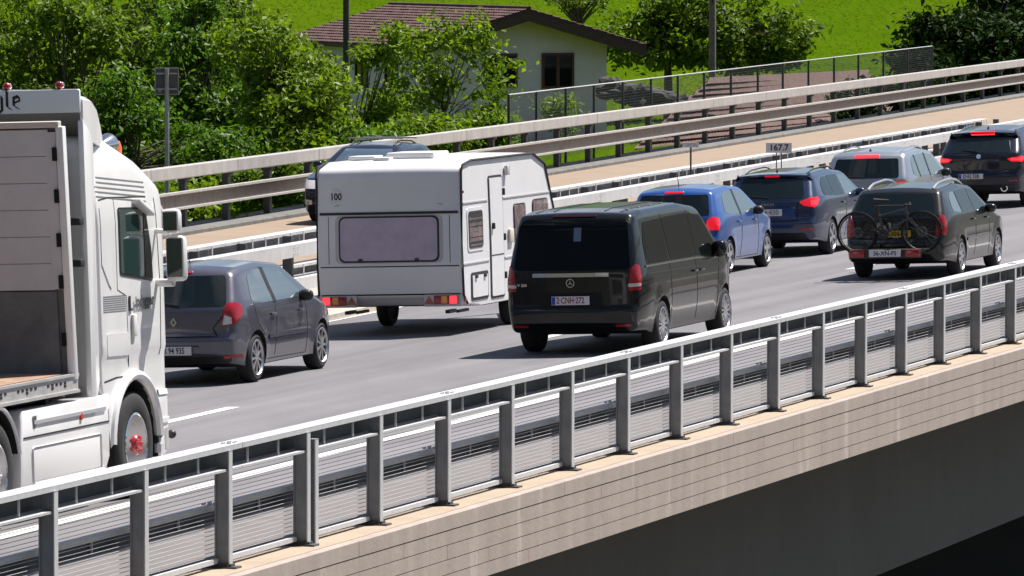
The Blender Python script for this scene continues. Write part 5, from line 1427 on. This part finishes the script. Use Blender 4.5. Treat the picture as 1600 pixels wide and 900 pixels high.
# right side furniture
def frame_panel(x0, x1, z0, z1, m_out, m_in, nm, r=.06, bw=.022, side=-1):
    o = c.panel(nm+'_seal', rpoly([(x0, z0), (x1, z0), (x1, z1), (x0, z1)], r, 4), m_out, 'side', side, .010)
    c.panel(nm, rpoly([(x0+bw, z0+bw), (x1-bw, z0+bw), (x1-bw, z1-bw), (x0+bw, z1-bw)], r*.8, 4), m_in, 'side', side, .018)
for sd in (-1, 1):
    frame_panel(.28, 1.05, 1.16, 1.78, M_rail if False else M_cw, M_cr, 'window_border', .08, .05, sd)
    frame_panel(.34, .99, 1.22, 1.72, M_cr, M_curt, 'side_window', .07, .02, sd)
    frame_panel(2.55, 3.15, 1.20, 1.75, M_cr, M_curt, 'side_window', .07, .02, sd)
    frame_panel(3.50, 4.30, 1.30, 1.78, M_cr, M_curt, 'side_window', .10, .02, sd)
    c.line('trim_strip', [(.03, 1.86), (1.30, 1.86)], .02, mat('caravan_grey', (.46, .45, .46), .4), 'side', sd, .012)
    c.line('trim_strip', [(2.05, 1.86), (4.4, 1.86)], .02, mat('caravan_grey', (.46, .45, .46), .4), 'side', sd, .012)
    c.line('trim_strip', [(.03, 1.0), (1.30, 1.0)], .02, mat('caravan_grey', (.46, .45, .46), .4), 'side', sd, .012)
    c.line('trim_strip', [(2.05, 1.0), (4.7, 1.0)], .02, mat('caravan_grey', (.46, .45, .46), .4), 'side', sd, .012)
frame_panel(1.35, 2.02, .44, 2.20, M_cr, M_cw, 'door', .06, .035)
c.line('shut_line', [(1.39, 1.06), (1.98, 1.06)], .014, M_gap, 'side', -1, .022)
c.box('door_handle', (1.46, -(CW/2+.035), 1.48), (.06, .04, .09), M_cr, .01)
for zz in (.75, 1.3, 1.95): c.box('door_hinge', (2.03, -(CW/2+.02), zz), (.05, .04, .10), M_cr, .008)
frame_panel(.40, 1.22, .46, .86, M_cr, M_cw, 'locker_door', .05, .045)
for xx in (.60, 1.02): c.box('locker_catch', (xx, -(CW/2+.025), .80), (.09, .03, .05), M_cr, .008)
c.box('vent_box', (2.35, -(CW/2+.02), 1.30), (.20, .04, .20), mat('cream_plastic', (.55, .50, .42), .5), .01)
c.box('vent_box', (2.38, -(CW/2+.02), .72), (.22, .04, .18), mat('cream_plastic', (.55, .50, .42), .5), .01)
c.box('awning_lamp', (2.20, -(CW/2+.03), 2.25), (.12, .06, .14), M_clear, .015)
c.box('roof_hatch', (1.30, -.05, 2.52), (.75, .72, .10), M_cw, .03); c.box('roof_hatch', (.95, .62, 2.505), (.42, .40, .06), M_cw, .02); c.box('roof_vent', (.62, .25, 2.495), (.20, .24, .04), M_cw, .012)
bm = bmesh.new(); tube(bm, [(4.4, -.5, .42), (5.9, 0, .42)], .04, 8); tube(bm, [(4.4, .5, .42), (5.9, 0, .42)], .04, 8); tube(bm, [(5.6, 0, .42), (5.6, 0, .85)], .03, 8); obj('drawbar', bm, M_alloyd, c.root)
bm = bmesh.new()
for sd in (-1, 1): box(bm, (.45, sd*.75, .32), (.35, .06, .05)); box(bm, (1.0, sd*.75, .30), (.5, .04, .04))
obj('corner_steady', bm, M_blk, c.root)
wm_cv = wheel_mesh(.30, .20, .18, 10, M_alloy, M_gap, False, M_tyre, .04)
c.wheels((2.72,), CW/2-.05, .30, .20, .18, wm_cv)

# ---------------------------------------------------------------- car on the opposite carriageway
OH = math.radians(13.8)
fp = pxw(536, 356, 125); fp.z = FZ+.002
od = Vector((-math.sin(OH), -math.cos(OH), 0))
c = Car('oncoming_car', 'dark car with roof bars coming the other way behind the caravan', 'car', fp - od*4.6, OH+math.pi, None, 0)
P = dict(L=4.6, xr=.85, xf=3.62, Ra=.37, zw=.34, sill=.25, bz=.32, rb=.08,
         rear=[(.0, .45, .08), (.0, .75, .08), (.06, 1.1, .12)],
         top=[(.42, 1.42, .10), (.6, 1.47, .2), (1.9, 1.52, .9), (2.5, 1.47, .4), (3.42, 1.04, .25), (4.3, .90, .3)],
         front=[(4.57, .70, .15), (4.6, .42, .1)])
ar = [(.85, .34, .37), (3.62, .34, .37)]
c.shell(hatch_outline(P), half_width(1.84, 4.6, 1.00, .62, (.7, .10), (.9, .16), arches=ar), p_bb, M_under, .08, (.07, .14, .035))
c.panel('windscreen', rpoly([(-.62, 1.09), (.62, 1.09), (.48, 1.43), (-.48, 1.43)], .05), mat('sky_windscreen', (.05, .075, .10), .02, spec=.9, coat=1), 'front', 1, .004)
for sd in (-1, 1):
    c.panel('headlamp', rpoly([(sd*.52, .70), (sd*.80, .70), (sd*.80, .86), (sd*.55, .82)], .03), M_clear, 'front', 1, .01, .05)
    c.panel('headlamp_wrap', rpoly([(4.15, .74), (4.5, .70), (4.5, .84), (4.2, .88)], .02), M_clear, 'side', sd, .01, .05)
    c.panel('side_window', rpoly([(.7, 1.07), (3.1, 1.05), (2.45, 1.40), (1.0, 1.42)], .05), M_glass, 'side', sd, .004)
    mirror(c, 2.95, .86, 1.12, sd, p_bb)
    c.panel('fog_lamp', rpoly([(sd*.62, .40), (sd*.80, .40), (sd*.80, .50), (sd*.62, .48)], .02), M_clear, 'front', 1, .01, .05)
c.panel('grille', rpoly([(-.42, .60), (.42, .60), (.46, .78), (-.46, .78)], .04), M_blk, 'front', 1, .006)
c.plate(0, .5, .5, .11, '', M_ink)
roof_rail(c, .7, 2.4, .44, M_blk, .05, .016)
for xx in (1.0, 2.1):
    cc, nn = c.cast(xx, 0, 'top', 1); bm = bmesh.new(); box(bm, (xx, 0, cc.z+.085), (.07, 1.12, .025)); obj('roof_bar', bm, M_alloy, c.root)
c.wheels((.85, 3.62), .90, .34, .235, .21, wm_foc)

# ================================================================== LORRY
M_tw = mat('lorry_white', (0.73, 0.725, 0.725), .3, coat=.6, var=.03, vscale=1.5, streak=.07)
M_tw2 = mat('lorry_plastic_white', (0.62, 0.61, 0.61), .45)
M_tgl = mat('lorry_side_glass', (0.020, 0.045, 0.044), .03, spec=.6, coat=.8)
M_chas = mat('chassis_black', (0.012, 0.012, 0.012), .7, var=.3)
TH = .2962
tk = Car('lorry', 'white lorry tractor with chrome wheels and tall roof spoiler at the left edge', 'lorry', rp(-4.09, 4.92), TH)
pts = [(-.86, 1.16, .04, 0), (-.88, 2.0, .1, 0), (-.90, 3.54, .10, 0), (-.35, 3.54, .4, 0), (.40, 3.30, .6, 0), (.98, 3.02, .25, 0), (1.16, 2.82, .12, 0), (1.36, 1.62, .2, 0), (1.42, 1.0, .2, 0), (1.38, .42, .10, 0), (1.22, .33, .05, 0), (.70, .34, 0, 1)]
pts += [(.62*math.cos(a), .54+.62*math.sin(a), 0, 1) for a in [R(-18+ (196)*k/14) for k in range(15)]]
pts += [(-.72, .52, 0, 1), (-.80, .98, .03, 1)]
def Yt(x, z):
    y = 1.235
    if z > 2.7: y -= .16*(z-2.7)**1.5
    if x > .80: y -= .50*((x-.80)/.62)**2.4
    if .95 < z < 1.4: y -= .02
    if z < .95: y += .0
    return y
tk.shell(pts, Yt, M_tw, M_chas, .05, (.01, .12, .03), name='cab', rfun=lambda x, z: .10 if (x > .8 or z > 3.0) else .04)
for sd in (-1, 1):
    tk.panel('side_window_seal', rpoly([(-.325, 2.185), (.60, 2.08), (.565, 2.42), (.43, 2.82), (-.325, 2.845)], .05), M_blk, 'side', sd, .006)
    tk.panel('side_window', rpoly([(-.30, 2.21), (.34, 2.14), (.34, 2.80), (-.30, 2.82)], .04), M_tgl, 'side', sd, .010)
    tk.panel('quarter_glass', rpoly([(.375, 2.14), (.57, 2.11), (.54, 2.42), (.41, 2.79), (.375, 2.79)], .02), M_glass, 'side', sd, .010)
    tk.line('shut_line', [(-.40, 2.95), (-.40, 2.05), (-.16, 1.98), (-.14, 1.50), (-.10, 1.28)], .006, M_gap, 'side', sd)
    tk.line('shut_line', [(.72, 2.90), (.80, 2.0), (.76, 1.35)], .012, M_gap, 'side', sd)
    tk.line('shut_line', [(-.88, 2.93), (-.55, 2.95), (.5, 2.92)], .012, M_gap, 'side', sd)
    tk.line('cab_moulding', [(-.80, 2.86), (-.80, 2.32), (-.62, 2.12), (-.56, 2.08)], .03, M_tw2, 'side', sd, .008)
    for k in range(5): tk.line('stripe', [(-.84, 3.16-k*.047), (.50, 3.06-k*.047)], .014, mat('stripe_grey', (.16, .16, .17), .5), 'side', sd, .003)
    for k in range(8): tk.line('stripe', [(-.80, 2.00-k*.021), (-.18, 1.985-k*.021)], .009, mat('stripe_grey', (.16, .16, .17), .5), 'side', sd, .003)
    tk.panel('recess', rpoly([(-.72, 1.42), (-.12, 1.40), (-.12, 1.62), (-.72, 1.64)], .03), M_tw2, 'side', sd, .004)
    tk.box('door_handle', (.0, sd*1.25, 1.68), (.10, .035, .22), M_tw2, .015)
    tk.line('shut_line', [(-.85, 1.17), (-.45, 1.20), (.1, 1.19), (.42, 1.0)], .014, M_gap, 'side', sd)
    tk.line('step_edge', [(.66, .98), (1.30, .96)], .05, M_tw2, 'side', sd, .014); tk.line('step_edge', [(.66, .70), (1.30, .69)], .05, M_tw2, 'side', sd, .014)
    tk.panel('step_well', rpoly([(.80, .40), (1.10, .40), (1.10, .62), (.80, .62)], .02), mat('step_grey', (.33, .32, .31), .6), 'side', sd, .004)
    tk.box('side_lamp', (1.06, sd*1.10, .86), (.09, .06, .16), M_blk, .02)
    # fender lip
    bm = bmesh.new(); P3 = [(.66*math.cos(R(a)), sd*1.225, .54+.66*math.sin(R(a))) for a in range(-14, 186, 8)]
    tube(bm, P3, .055, 8); obj('wheel_arch', bm, M_tw, tk.root, True)
cc, nn = tk.cast(.12, 1.90, 'side', -1)
me = text_mesh('indegger', .15, 0, .007, sx=1.0); me.materials.append(mat('letter_grey', (.06, .06, .062), .5)); o = obj('lettering', me, None, tk.root); o.location = (.30, -1.254, 1.905); o.rotation_euler = (math.pi/2, 0, 0)
tk.box('logo_block', (-.09, -1.245, 1.90), (.03, .014, .15), mat('letter_grey', (.06, .06, .062), .5), .002)
tk.box('logo_block', (-.06, -1.246, 1.84), (.07, .014, .025), mat('letter_grey', (.06, .06, .062), .5), .002)
tk.panel('windscreen', rpoly([(-.98, 1.70), (.98, 1.70), (.92, 2.72), (-.92, 2.72)], .10), M_glass, 'front', 1, .004)
tk.panel('grille', rpoly([(-.70, .75), (.70, .75), (.70, 1.45), (-.70, 1.45)], .05), M_blk, 'front', 1, .006)
for sd in (-1, 1): tk.panel('headlamp', rpoly([(sd*.68, .55), (sd*.98, .55), (sd*.98, .75), (sd*.70, .78)], .03), M_clear, 'front', 1, .01)
# sun visor
bm = bmesh.new(); v = []
for yy in (-1.12, 1.12):
    v.append([bm.verts.new(p) for p in ((1.05, yy, 2.93), (1.42, yy*.97, 2.72), (1.42, yy*.97, 2.69), (1.02, yy, 2.89))])
for i in range(4): bm.faces.new((v[0][i], v[0][(i+1) % 4], v[1][(i+1) % 4], v[1][i]))
bm.faces.new(v[0]); bm.faces.new(v[1][::-1]); bmesh.ops.recalc_face_normals(bm, faces=bm.faces); obj('sun_visor', bm, M_tw2, tk.root)
# door-top rain gutter and window visor
for sd in (-1, 1):
    tk.box('window_visor', (.30, sd*1.27, 2.82), (.42, .10, .05), M_tw2, .015, None, (0, R(20), 0))
    tk.box('pillar_cover', (.64, sd*1.19, 2.62), (.10, .08, .52), M_tw2, .03, None, (0, R(8), 0))
    # mirrors
    m1 = tk.box('door_mirror', (.66, sd*1.47, 2.30), (.13, .21, .45), M_tw, .05)
    g = obj('mirror_glass', bbox_((0, 0, 0), (.01, .16, .38), .004), mat('lorry_mirror', (.05, .065, .05), .03, spec=.8), m1); g.location = (-.067, 0, .01)
    m2 = tk.box('door_mirror', (.64, sd*1.44, 2.67), (.13, .19, .24), M_tw, .05)
    g = obj('mirror_glass', bbox_((0, 0, 0), (.01, .145, .185), .004), mat('lorry_mirror', (.05, .065, .05), .03, spec=.8), m2); g.location = (-.067, 0, 0)
    bm = bmesh.new(); tube(bm, [(.72, sd*1.15, 2.58), (.70, sd*1.40, 2.56)], .025, 8); obj('mirror_arm', bm, M_tw, tk.root, True)
    bm = bmesh.new(); tube(bm, [(.72, sd*1.17, 2.06), (.68, sd*1.42, 2.06), (.68, sd*1.42, 2.12)], .04, 8); obj('mirror_arm', bm, M_tw, tk.root, True)
# side fairing behind the cab
for sd in (-1, 1):
    bm = bmesh.new()
    pr = [(-.92, 1.20), (-.90, 3.50), (-1.0, 3.62), (-1.16, 3.72), (-1.14, 2.0), (-1.14, 1.30), (-1.16, .98), (-1.02, .96)]
    a_ = [bm.verts.new((x, sd*1.225, z)) for x, z in pr]; b_ = [bm.verts.new((x, sd*1.165, z)) for x, z in pr]
    bm.faces.new(a_); bm.faces.new(b_[::-1])
    for i in range(len(pr)): bm.faces.new((a_[i], b_[i], b_[(i+1) % len(pr)], a_[(i+1) % len(pr)]))
    bmesh.ops.recalc_face_normals(bm, faces=bm.faces); bmesh.ops.bevel(bm, geom=list(bm.edges), offset=.015, segments=2, affect='EDGES', profile=.5)
    obj('side_fairing', bm, M_tw, tk.root, True)
# roof spoiler
bm = bmesh.new(); secs = []
for (x, zt, zb_, w) in ((.05, 3.46, 3.36, .98), (-.20, 3.60, 3.42, 1.06), (-.42, 3.76, 3.44, 1.12), (-.64, 3.92, 3.46, 1.17), (-.86, 4.01, 3.50, 1.20), (-1.13, 4.03, 3.70, 1.215)):
    ring = []
    for t in (-1, -.985, -.94, -.8, -.4, 0, .4, .8, .94, .985, 1):
        k = abs(t); z = zt - .09*max(0, (k-.75)/.25)**2.2*1.0 - .03*k*k
        ring.append((x, t*w, z))
    secs.append([bm.verts.new((x, -w, zb_))] + [bm.verts.new(p) for p in ring] + [bm.verts.new((x, w, zb_))])
for i in range(len(secs)-1):
    for k in range(len(secs[0])-1): bm.faces.new((secs[i][k], secs[i+1][k], secs[i+1][k+1], secs[i][k+1]))
bm.faces.new(secs[0][::-1])
bmesh.ops.recalc_face_normals(bm, faces=bm.faces)
r_ = bmesh.ops.solidify(bm, geom=list(bm.faces), thickness=.03); bmesh.ops.recalc_face_normals(bm, faces=bm.faces)
obj('roof_spoiler', bm, M_tw, tk.root, True)
M_band = mat('spoiler_band', (0.74, 0.76, 0.80), .4)
sb_ = tk.box('spoiler_board', (-1.15, 0, 3.90), (.04, 2.40, .22), M_band, .012)
me = text_mesh('Trans Style', .25, 0, .004, sx=.95); me.materials.append(M_ink)
# blackletter strokes built by hand for the visible end of the word
def bl_letter(bm, strokes, ox, sc):
    for (x0, z0, x1, z1, w) in strokes:
        d = Vector((x1-x0, z1-z0)); n = Vector((.7, -.7))*w*.5
        P = [(x0-n.x, z0-n.y), (x1-n.x, z1-n.y), (x1+n.x, z1+n.y), (x0+n.x, z0+n.y)]
        try: bm.faces.new([bm.verts.new((ox+p[0]*sc, p[1]*sc, 0)) for p in P])
        except ValueError: pass
bm = bmesh.new(); LS = .175
letters = {'S': [(.1, .8, .5, 1.0, .2), (.1, .8, .1, .6, .2), (.1, .6, .5, .45, .22), (.5, .45, .5, .2, .2), (.5, .2, .1, .05, .2)],
           't': [(.25, 1.0, .25, .15, .2), (.05, .7, .5, .7, .12), (.25, .15, .5, .05, .2)],
           'y': [(.1, .7, .1, .2, .22), (.1, .2, .35, .05, .2), (.5, .75, .5, .0, .22), (.5, .0, .15, -.3, .14)],
           'l': [(.15, 1.05, .15, .15, .22), (.15, .15, .4, .03, .2)],
           'e': [(.12, .65, .12, .2, .22), (.12, .65, .42, .75, .2), (.42, .75, .46, .5, .18), (.46, .5, .15, .38, .12), (.12, .2, .42, .05, .2)]}
ox = 0
for ch in 'Style': bl_letter(bm, letters[ch], ox, LS); ox += (.66 if ch != 'l' else .42)*LS
bpy.data.meshes.remove(me)
t = obj('lettering', bm, M_ink, sb_); t.rotation_euler = (math.pi/2, 0, -math.pi/2); t.location = (-.0235, -.62+ox, -.07)
tk.box('spoiler_edge', (-1.13, 0, 4.005), (.07, 2.36, .02), M_tw, .006)
for yy in (-.98, -.44, .10, .64):
    b_ = tk.box('marker_lamp', (-1.11, yy, 4.02), (.04, .04, .03), M_blk, .01)
    bm = bmesh.new(); bmesh.ops.create_uvsphere(bm, u_segments=12, v_segments=8, radius=.040); q = obj('lens', bm, M_red, b_, True); q.location = (-.015, 0, .035)
    bm = bmesh.new(); bmesh.ops.create_uvsphere(bm, u_segments=12, v_segments=8, radius=.034); q = obj('lens_front', bm, M_chrome, b_, True); q.location = (.035, 0, .035)
bm = bmesh.new(); lathe(bm, [(.005, .20), (.05, .19), (.07, .13), (.07, .04), (.085, .0)], 16, 'z'); o = obj('beacon', bm, mat('beacon_orange', (.75, .13, .01), .2, coat=1), tk.root, True); o.location = (.92, -.76, 3.27)
bm = bmesh.new(); lathe(bm, [(.02, -.20), (.05, -.14), (.11, .0), (.115, .03), (.09, .05), (.01, .06)], 18, 'x'); o = obj('chrome_lamp', bm, M_chrome, tk.root, True); o.location = (.70, -.76, 3.43)
bm = bmesh.new(); tube(bm, [(.70, -.76, 3.0), (.70, -.76, 3.40)], .025, 6); tube(bm, [(.92, -.76, 2.95), (.92, -.76, 3.28)], .025, 6); tube(bm, [(.60, -.76, 3.26), (.96, -.76, 3.26)], .02, 6); obj('lamp_bracket', bm, M_chrome, tk.root)
bm = bmesh.new(); tube(bm, [(.28, -.75, 3.15), (.12, -.72, 3.95)], .006, 5); obj('aerial', bm, M_blk, tk.root)
bm = bmesh.new(); bmesh.ops.create_uvsphere(bm, u_segments=14, v_segments=10, radius=.045); o = obj('guide_ball', bm, M_blk, tk.root, True); o.location = (1.32, -1.12, .52)
bm = bmesh.new(); tube(bm, [(1.28, -.92, .48), (1.32, -1.12, .52)], .012, 6); obj('guide_rod', bm, M_blk, tk.root)
bm = bmesh.new(); box(bm, (-1.05, 0, 2.3), (.10, 1.9, 2.2)); obj('cab_gap_shade', bm, M_chas, tk.root)  # solid dark slab stands in for the shaded gap and its air lines
for zz in (2.35, 2.75): tk.box('rack_bracket', (-1.22, -1.14, zz), (.10, .12, .07), M_chas, .01)
# chassis, skirts, rear wings
bm = bmesh.new()
for sd in (-1, 1): box(bm, (-2.0, sd*.42, .86), (6.2, .09, .28))
for xx in (-.9, -2.2, -3.7, -4.8): box(bm, (xx, 0, .86), (.12, .75, .24))
box(bm, (-2.0, 0, 1.02), (2.0, 1.5, .02)); box(bm, (-3.6, 0, 1.10), (1.0, .95, .12)); box(bm, (0, 0, .54), (.14, 1.9, .12)); box(bm, (-3.7, 0, .54), (.2, 1.8, .2))
obj('chassis', bm, M_chas, tk.root)
for sd in (-1, 1):
    bm = bmesh.new(); pr = [(-.70, 1.06), (-3.02, 1.06), (-3.06, .98), (-3.10, .34), (-2.9, .32), (-.86, .32), (-.74, .46)]
    a_ = [bm.verts.new((x, sd*1.235, z)) for x, z in pr]; b_ = [bm.verts.new((x, sd*1.0, z)) for x, z in pr]
    bm.faces.new(a_); bm.faces.new(b_[::-1])
    for i in range(len(pr)): bm.faces.new((a_[i], b_[i], b_[(i+1) % len(pr)], a_[(i+1) % len(pr)]))
    bmesh.ops.recalc_face_normals(bm, faces=bm.faces); bmesh.ops.bevel(bm, geom=list(bm.edges), offset=.02, segments=2, affect='EDGES', profile=.5)
    sk = obj('side_skirt', bm, M_tw, tk.root, True)
    bm = bmesh.new(); box(bm, (-1.88, sd*1.238, .80), (2.26, .008, .014)); obj('seam', bm, M_gap, sk)
    bm = bmesh.new(); box(bm, (-1.80, sd*1.240, .93), (1.9, .02, .035)); obj('moulding', bm, mat('moulding_grey', (.35, .35, .37), .4), sk)
    bm = bbox_((-1.90, sd*1.234, .53), (1.80, .02, .34), .03, 3); obj('skirt_relief', bm, M_tw2, sk, True)
    bm = bbox_((-1.50, sd*1.243, .90), (.06, .02, .075), .01); obj('side_lamp', bm, mat('side_lamp_red', (.6, .05, .02), .2, coat=1), sk)
    bm = bmesh.new(); v = [bm.verts.new((-2.72+p[0]*.045, sd*1.2385, .93+p[1]*.06)) for p in ((-1, 1), (1, 1), (.8, -.2), (0, -1), (-.8, -.2))]; bm.faces.new(v if sd < 0 else v[::-1]); 
    r_ = bmesh.ops.extrude_face_region(bm, geom=list(bm.faces))
    for q in [g_ for g_ in r_['geom'] if isinstance(g_, bmesh.types.BMVert)]: q.co.y += sd*.006
    bmesh.ops.recalc_face_normals(bm, faces=bm.faces); obj('badge', bm, M_alloyd, sk)
    bm = bmesh.new(); P3 = [(-3.7+.60*math.cos(R(a)), sd*1.10, .54+.60*math.sin(R(a))) for a in range(12, 172, 8)]
    for i in range(len(P3)-1):
        a, b = Vector(P3[i]), Vector(P3[i+1]); vs = [bm.verts.new(p) for p in (a+Vector((0, sd*.13, 0)), b+Vector((0, sd*.13, 0)), b-Vector((0, sd*.45, 0)), a-Vector((0, sd*.45, 0)))]; bm.faces.new(vs)
    bmesh.ops.remove_doubles(bm, verts=bm.verts, dist=.001); bmesh.ops.solidify(bm, geom=list(bm.faces), thickness=.02); obj('rear_wing', bm, M_blk, tk.root, True)
    bm = bmesh.new(); tube(bm, [(p[0], sd*1.235, p[2]) for p in P3], .02, 6); obj('wing_edge', bm, M_tw, tk.root, True)
def truck_wheel(name, x, y, sd, hub_m, R0=.515, par=None):
    bm = bmesh.new(); lathe(bm, [(.30, -.14), (.32, -.155), (.42, -.165), (R0-.02, -.145), (R0, -.12), (R0, .12), (R0-.02, .145), (.32, .15), (.30, .12)], 44, 'y')
    o = obj('wheel', bm, M_tyre, par or tk.root, True); o.location = (x, sd*y, R0); o.rotation_euler = (0, 0, 0 if sd < 0 else math.pi)
    bm = bmesh.new(); lathe(bm, [(.315, -.158), (.30, -.165), (.285, -.15), (.265, -.09), (.20, -.065), (.13, -.075), (.13, .0), (.315, .0)], 36, 'y')
    r = obj('rim', bm, M_chrome, o, True)
    bm = bmesh.new()
    for k in range(10):
        a = 2*math.pi*(k+.5)/10; lathe(bm, [(.001, -.094), (.030, -.092), (.030, -.06), (.001, -.06)], 10, 'y', c=(.243*math.cos(a), 0, .243*math.sin(a)))
    obj('hand_holes', bm, M_gap, o)
    bm = bmesh.new()
    for k in range(10):
        a = 2*math.pi*k/10; lathe(bm, [(.022, -.07), (.022, -.125), (.012, -.135)], 8, 'y', c=(.19*math.cos(a), 0, .19*math.sin(a)))
    obj('wheel_nuts', bm, M_chrome, o, True)
    bm = bmesh.new(); lathe(bm, [(.11, -.07), (.11, -.15), (.09, -.18), (.03, -.19), (.005, -.19)], 20, 'y')
    for k in range(5): lathe(bm, [(.028, -.185), (.02, -.205)], 8, 'y', c=(.065*math.cos(k*1.2566), 0, .065*math.sin(k*1.2566)))
    obj('hub', bm, hub_m, o, True)
    return o
M_hubr = mat('hub_red', (.45, .012, .02), .25, coat=1)
for sd in (-1, 1):
    truck_wheel('wheel', 0, 1.075, sd, M_hubr); truck_wheel('wheel', -3.7, 1.06, sd, M_chrome)
# ---------------------------------------------------------------- platform trailer
M_tgrey = mat('headboard_plank', (0.50, 0.50, 0.525), .6, var=.07, vscale=3); M_tdark = mat('headboard_dark', (0.13, 0.134, 0.142), .75, var=.25, vscale=3)
M_tfl = mat('trailer_floor', (0.30, 0.185, 0.125), .8, var=.25, vscale=5); M_talu = mat('trailer_rail', (0.50, 0.49, 0.49), .4, metal=.3, col2=(.38, .37, .37), vscale=5)
tr = Car('flatbed_trailer', 'flatbed semi-trailer with grey plank headboard and wooden floor behind the lorry cab', 'trailer', rp(-4.09-1.55, 4.92), TH)
FZt = 1.30                                                   # local x=0 at the headboard, trailer reaches back to -13.4
bm = bmesh.new()
for sd in (-1, 1):
    box(bm, (-6.7, sd*1.20, FZt-.075), (13.4, .07, .17)); box(bm, (-6.7, sd*1.225, FZt-.15), (13.4, .06, .03)); box(bm, (-6.7, sd*1.225, FZt+.005), (13.4, .05, .025))
side = obj('side_rail', bm, M_talu, tr.root)
bm = bmesh.new()
for i in range(40):
    if i % 7 in (5, 6): continue
    for j in range(1 if i % 3 else 2): box(bm, (-.35-i*.11, -1.2365, FZt-.055-j*.03), (.055, .006, .022))
tag(obj('lashing_holes', bm, M_gap, side), kind='stuff')
for k in range(12):
    bm = bmesh.new(); box(bm, (-6.7, -1.06+k*.193, FZt+.005), (13.2, .188, .03)); obj('floor_plank', bm, M_tfl, tr.root)
bm = bmesh.new()
for sd in (-1, 1): box(bm, (-6.6, sd*.48, .99), (12.6, .12, .42))
for k in range(12): box(bm, (-.6-k*1.1, 0, 1.10), (.1, 2.3, .12))
box(bm, (-.7, 0, 1.12), (1.4, 2.2, .06)); obj('chassis', bm, M_chas, tr.root)
lean = -.055
hb = obj('headboard', bbox_((.03, 0, FZt+1.2), (.05, 2.40, 2.36), .01), M_tdark, tr.root); hb.rotation_euler = (0, lean, 0); hb.location = (.0, 0, 0)
def hloc(x, z): return (x+ (z)*math.sin(lean), z*math.cos(lean))
zz = FZt+.82; n_ = 0
while zz < FZt+2.34:
    bm = bbox_((-.012, -.02, zz+.128), (.03, 2.14, .252), .004, 1); o = obj('plank', bm, M_tgrey, hb); zz += .256
obj('kick_panel', bbox_((-.008, -.02, FZt+.41), (.03, 2.16, .80), .004, 1), M_tdark, hb)
obj('edge_panel', bbox_((-.014, -1.115, FZt+1.58), (.03, .11, 1.50), .004, 1), M_tgrey, hb)
for sd in (-1, 1):
    bm = bbox_((.0, sd*1.215, FZt+1.17), (.10, .075, 2.42), .012); obj('corner_post', bm, M_tw, hb, True)
    for z in (.35, .90, 1.30, 1.72, 2.12): obj('hinge', bbox_((-.045, sd*1.16, FZt+z), (.03, .05, .13), .006), M_gap, hb)
obj('top_rail', bbox_((.0, 0, FZt+2.40), (.09, 2.42, .06), .01), mat('cream_rail', (.50, .46, .42), .5), hb)
for x in (-8.6, -9.9, -11.2):
    for sd in (-1, 1): truck_wheel('wheel', x, 1.05, sd, M_chrome, .5, tr.root)
obj('rear_bumper', bbox_((-13.35, 0, .62), (.1, 2.3, .18), .02), M_tw2, tr.root)
for sd in (-1, 1): obj('tail_lamp', bbox_((-13.42, sd*.95, .85), (.05, .4, .14), .02), M_red, tr.root)
bpy.context.view_layer.update()
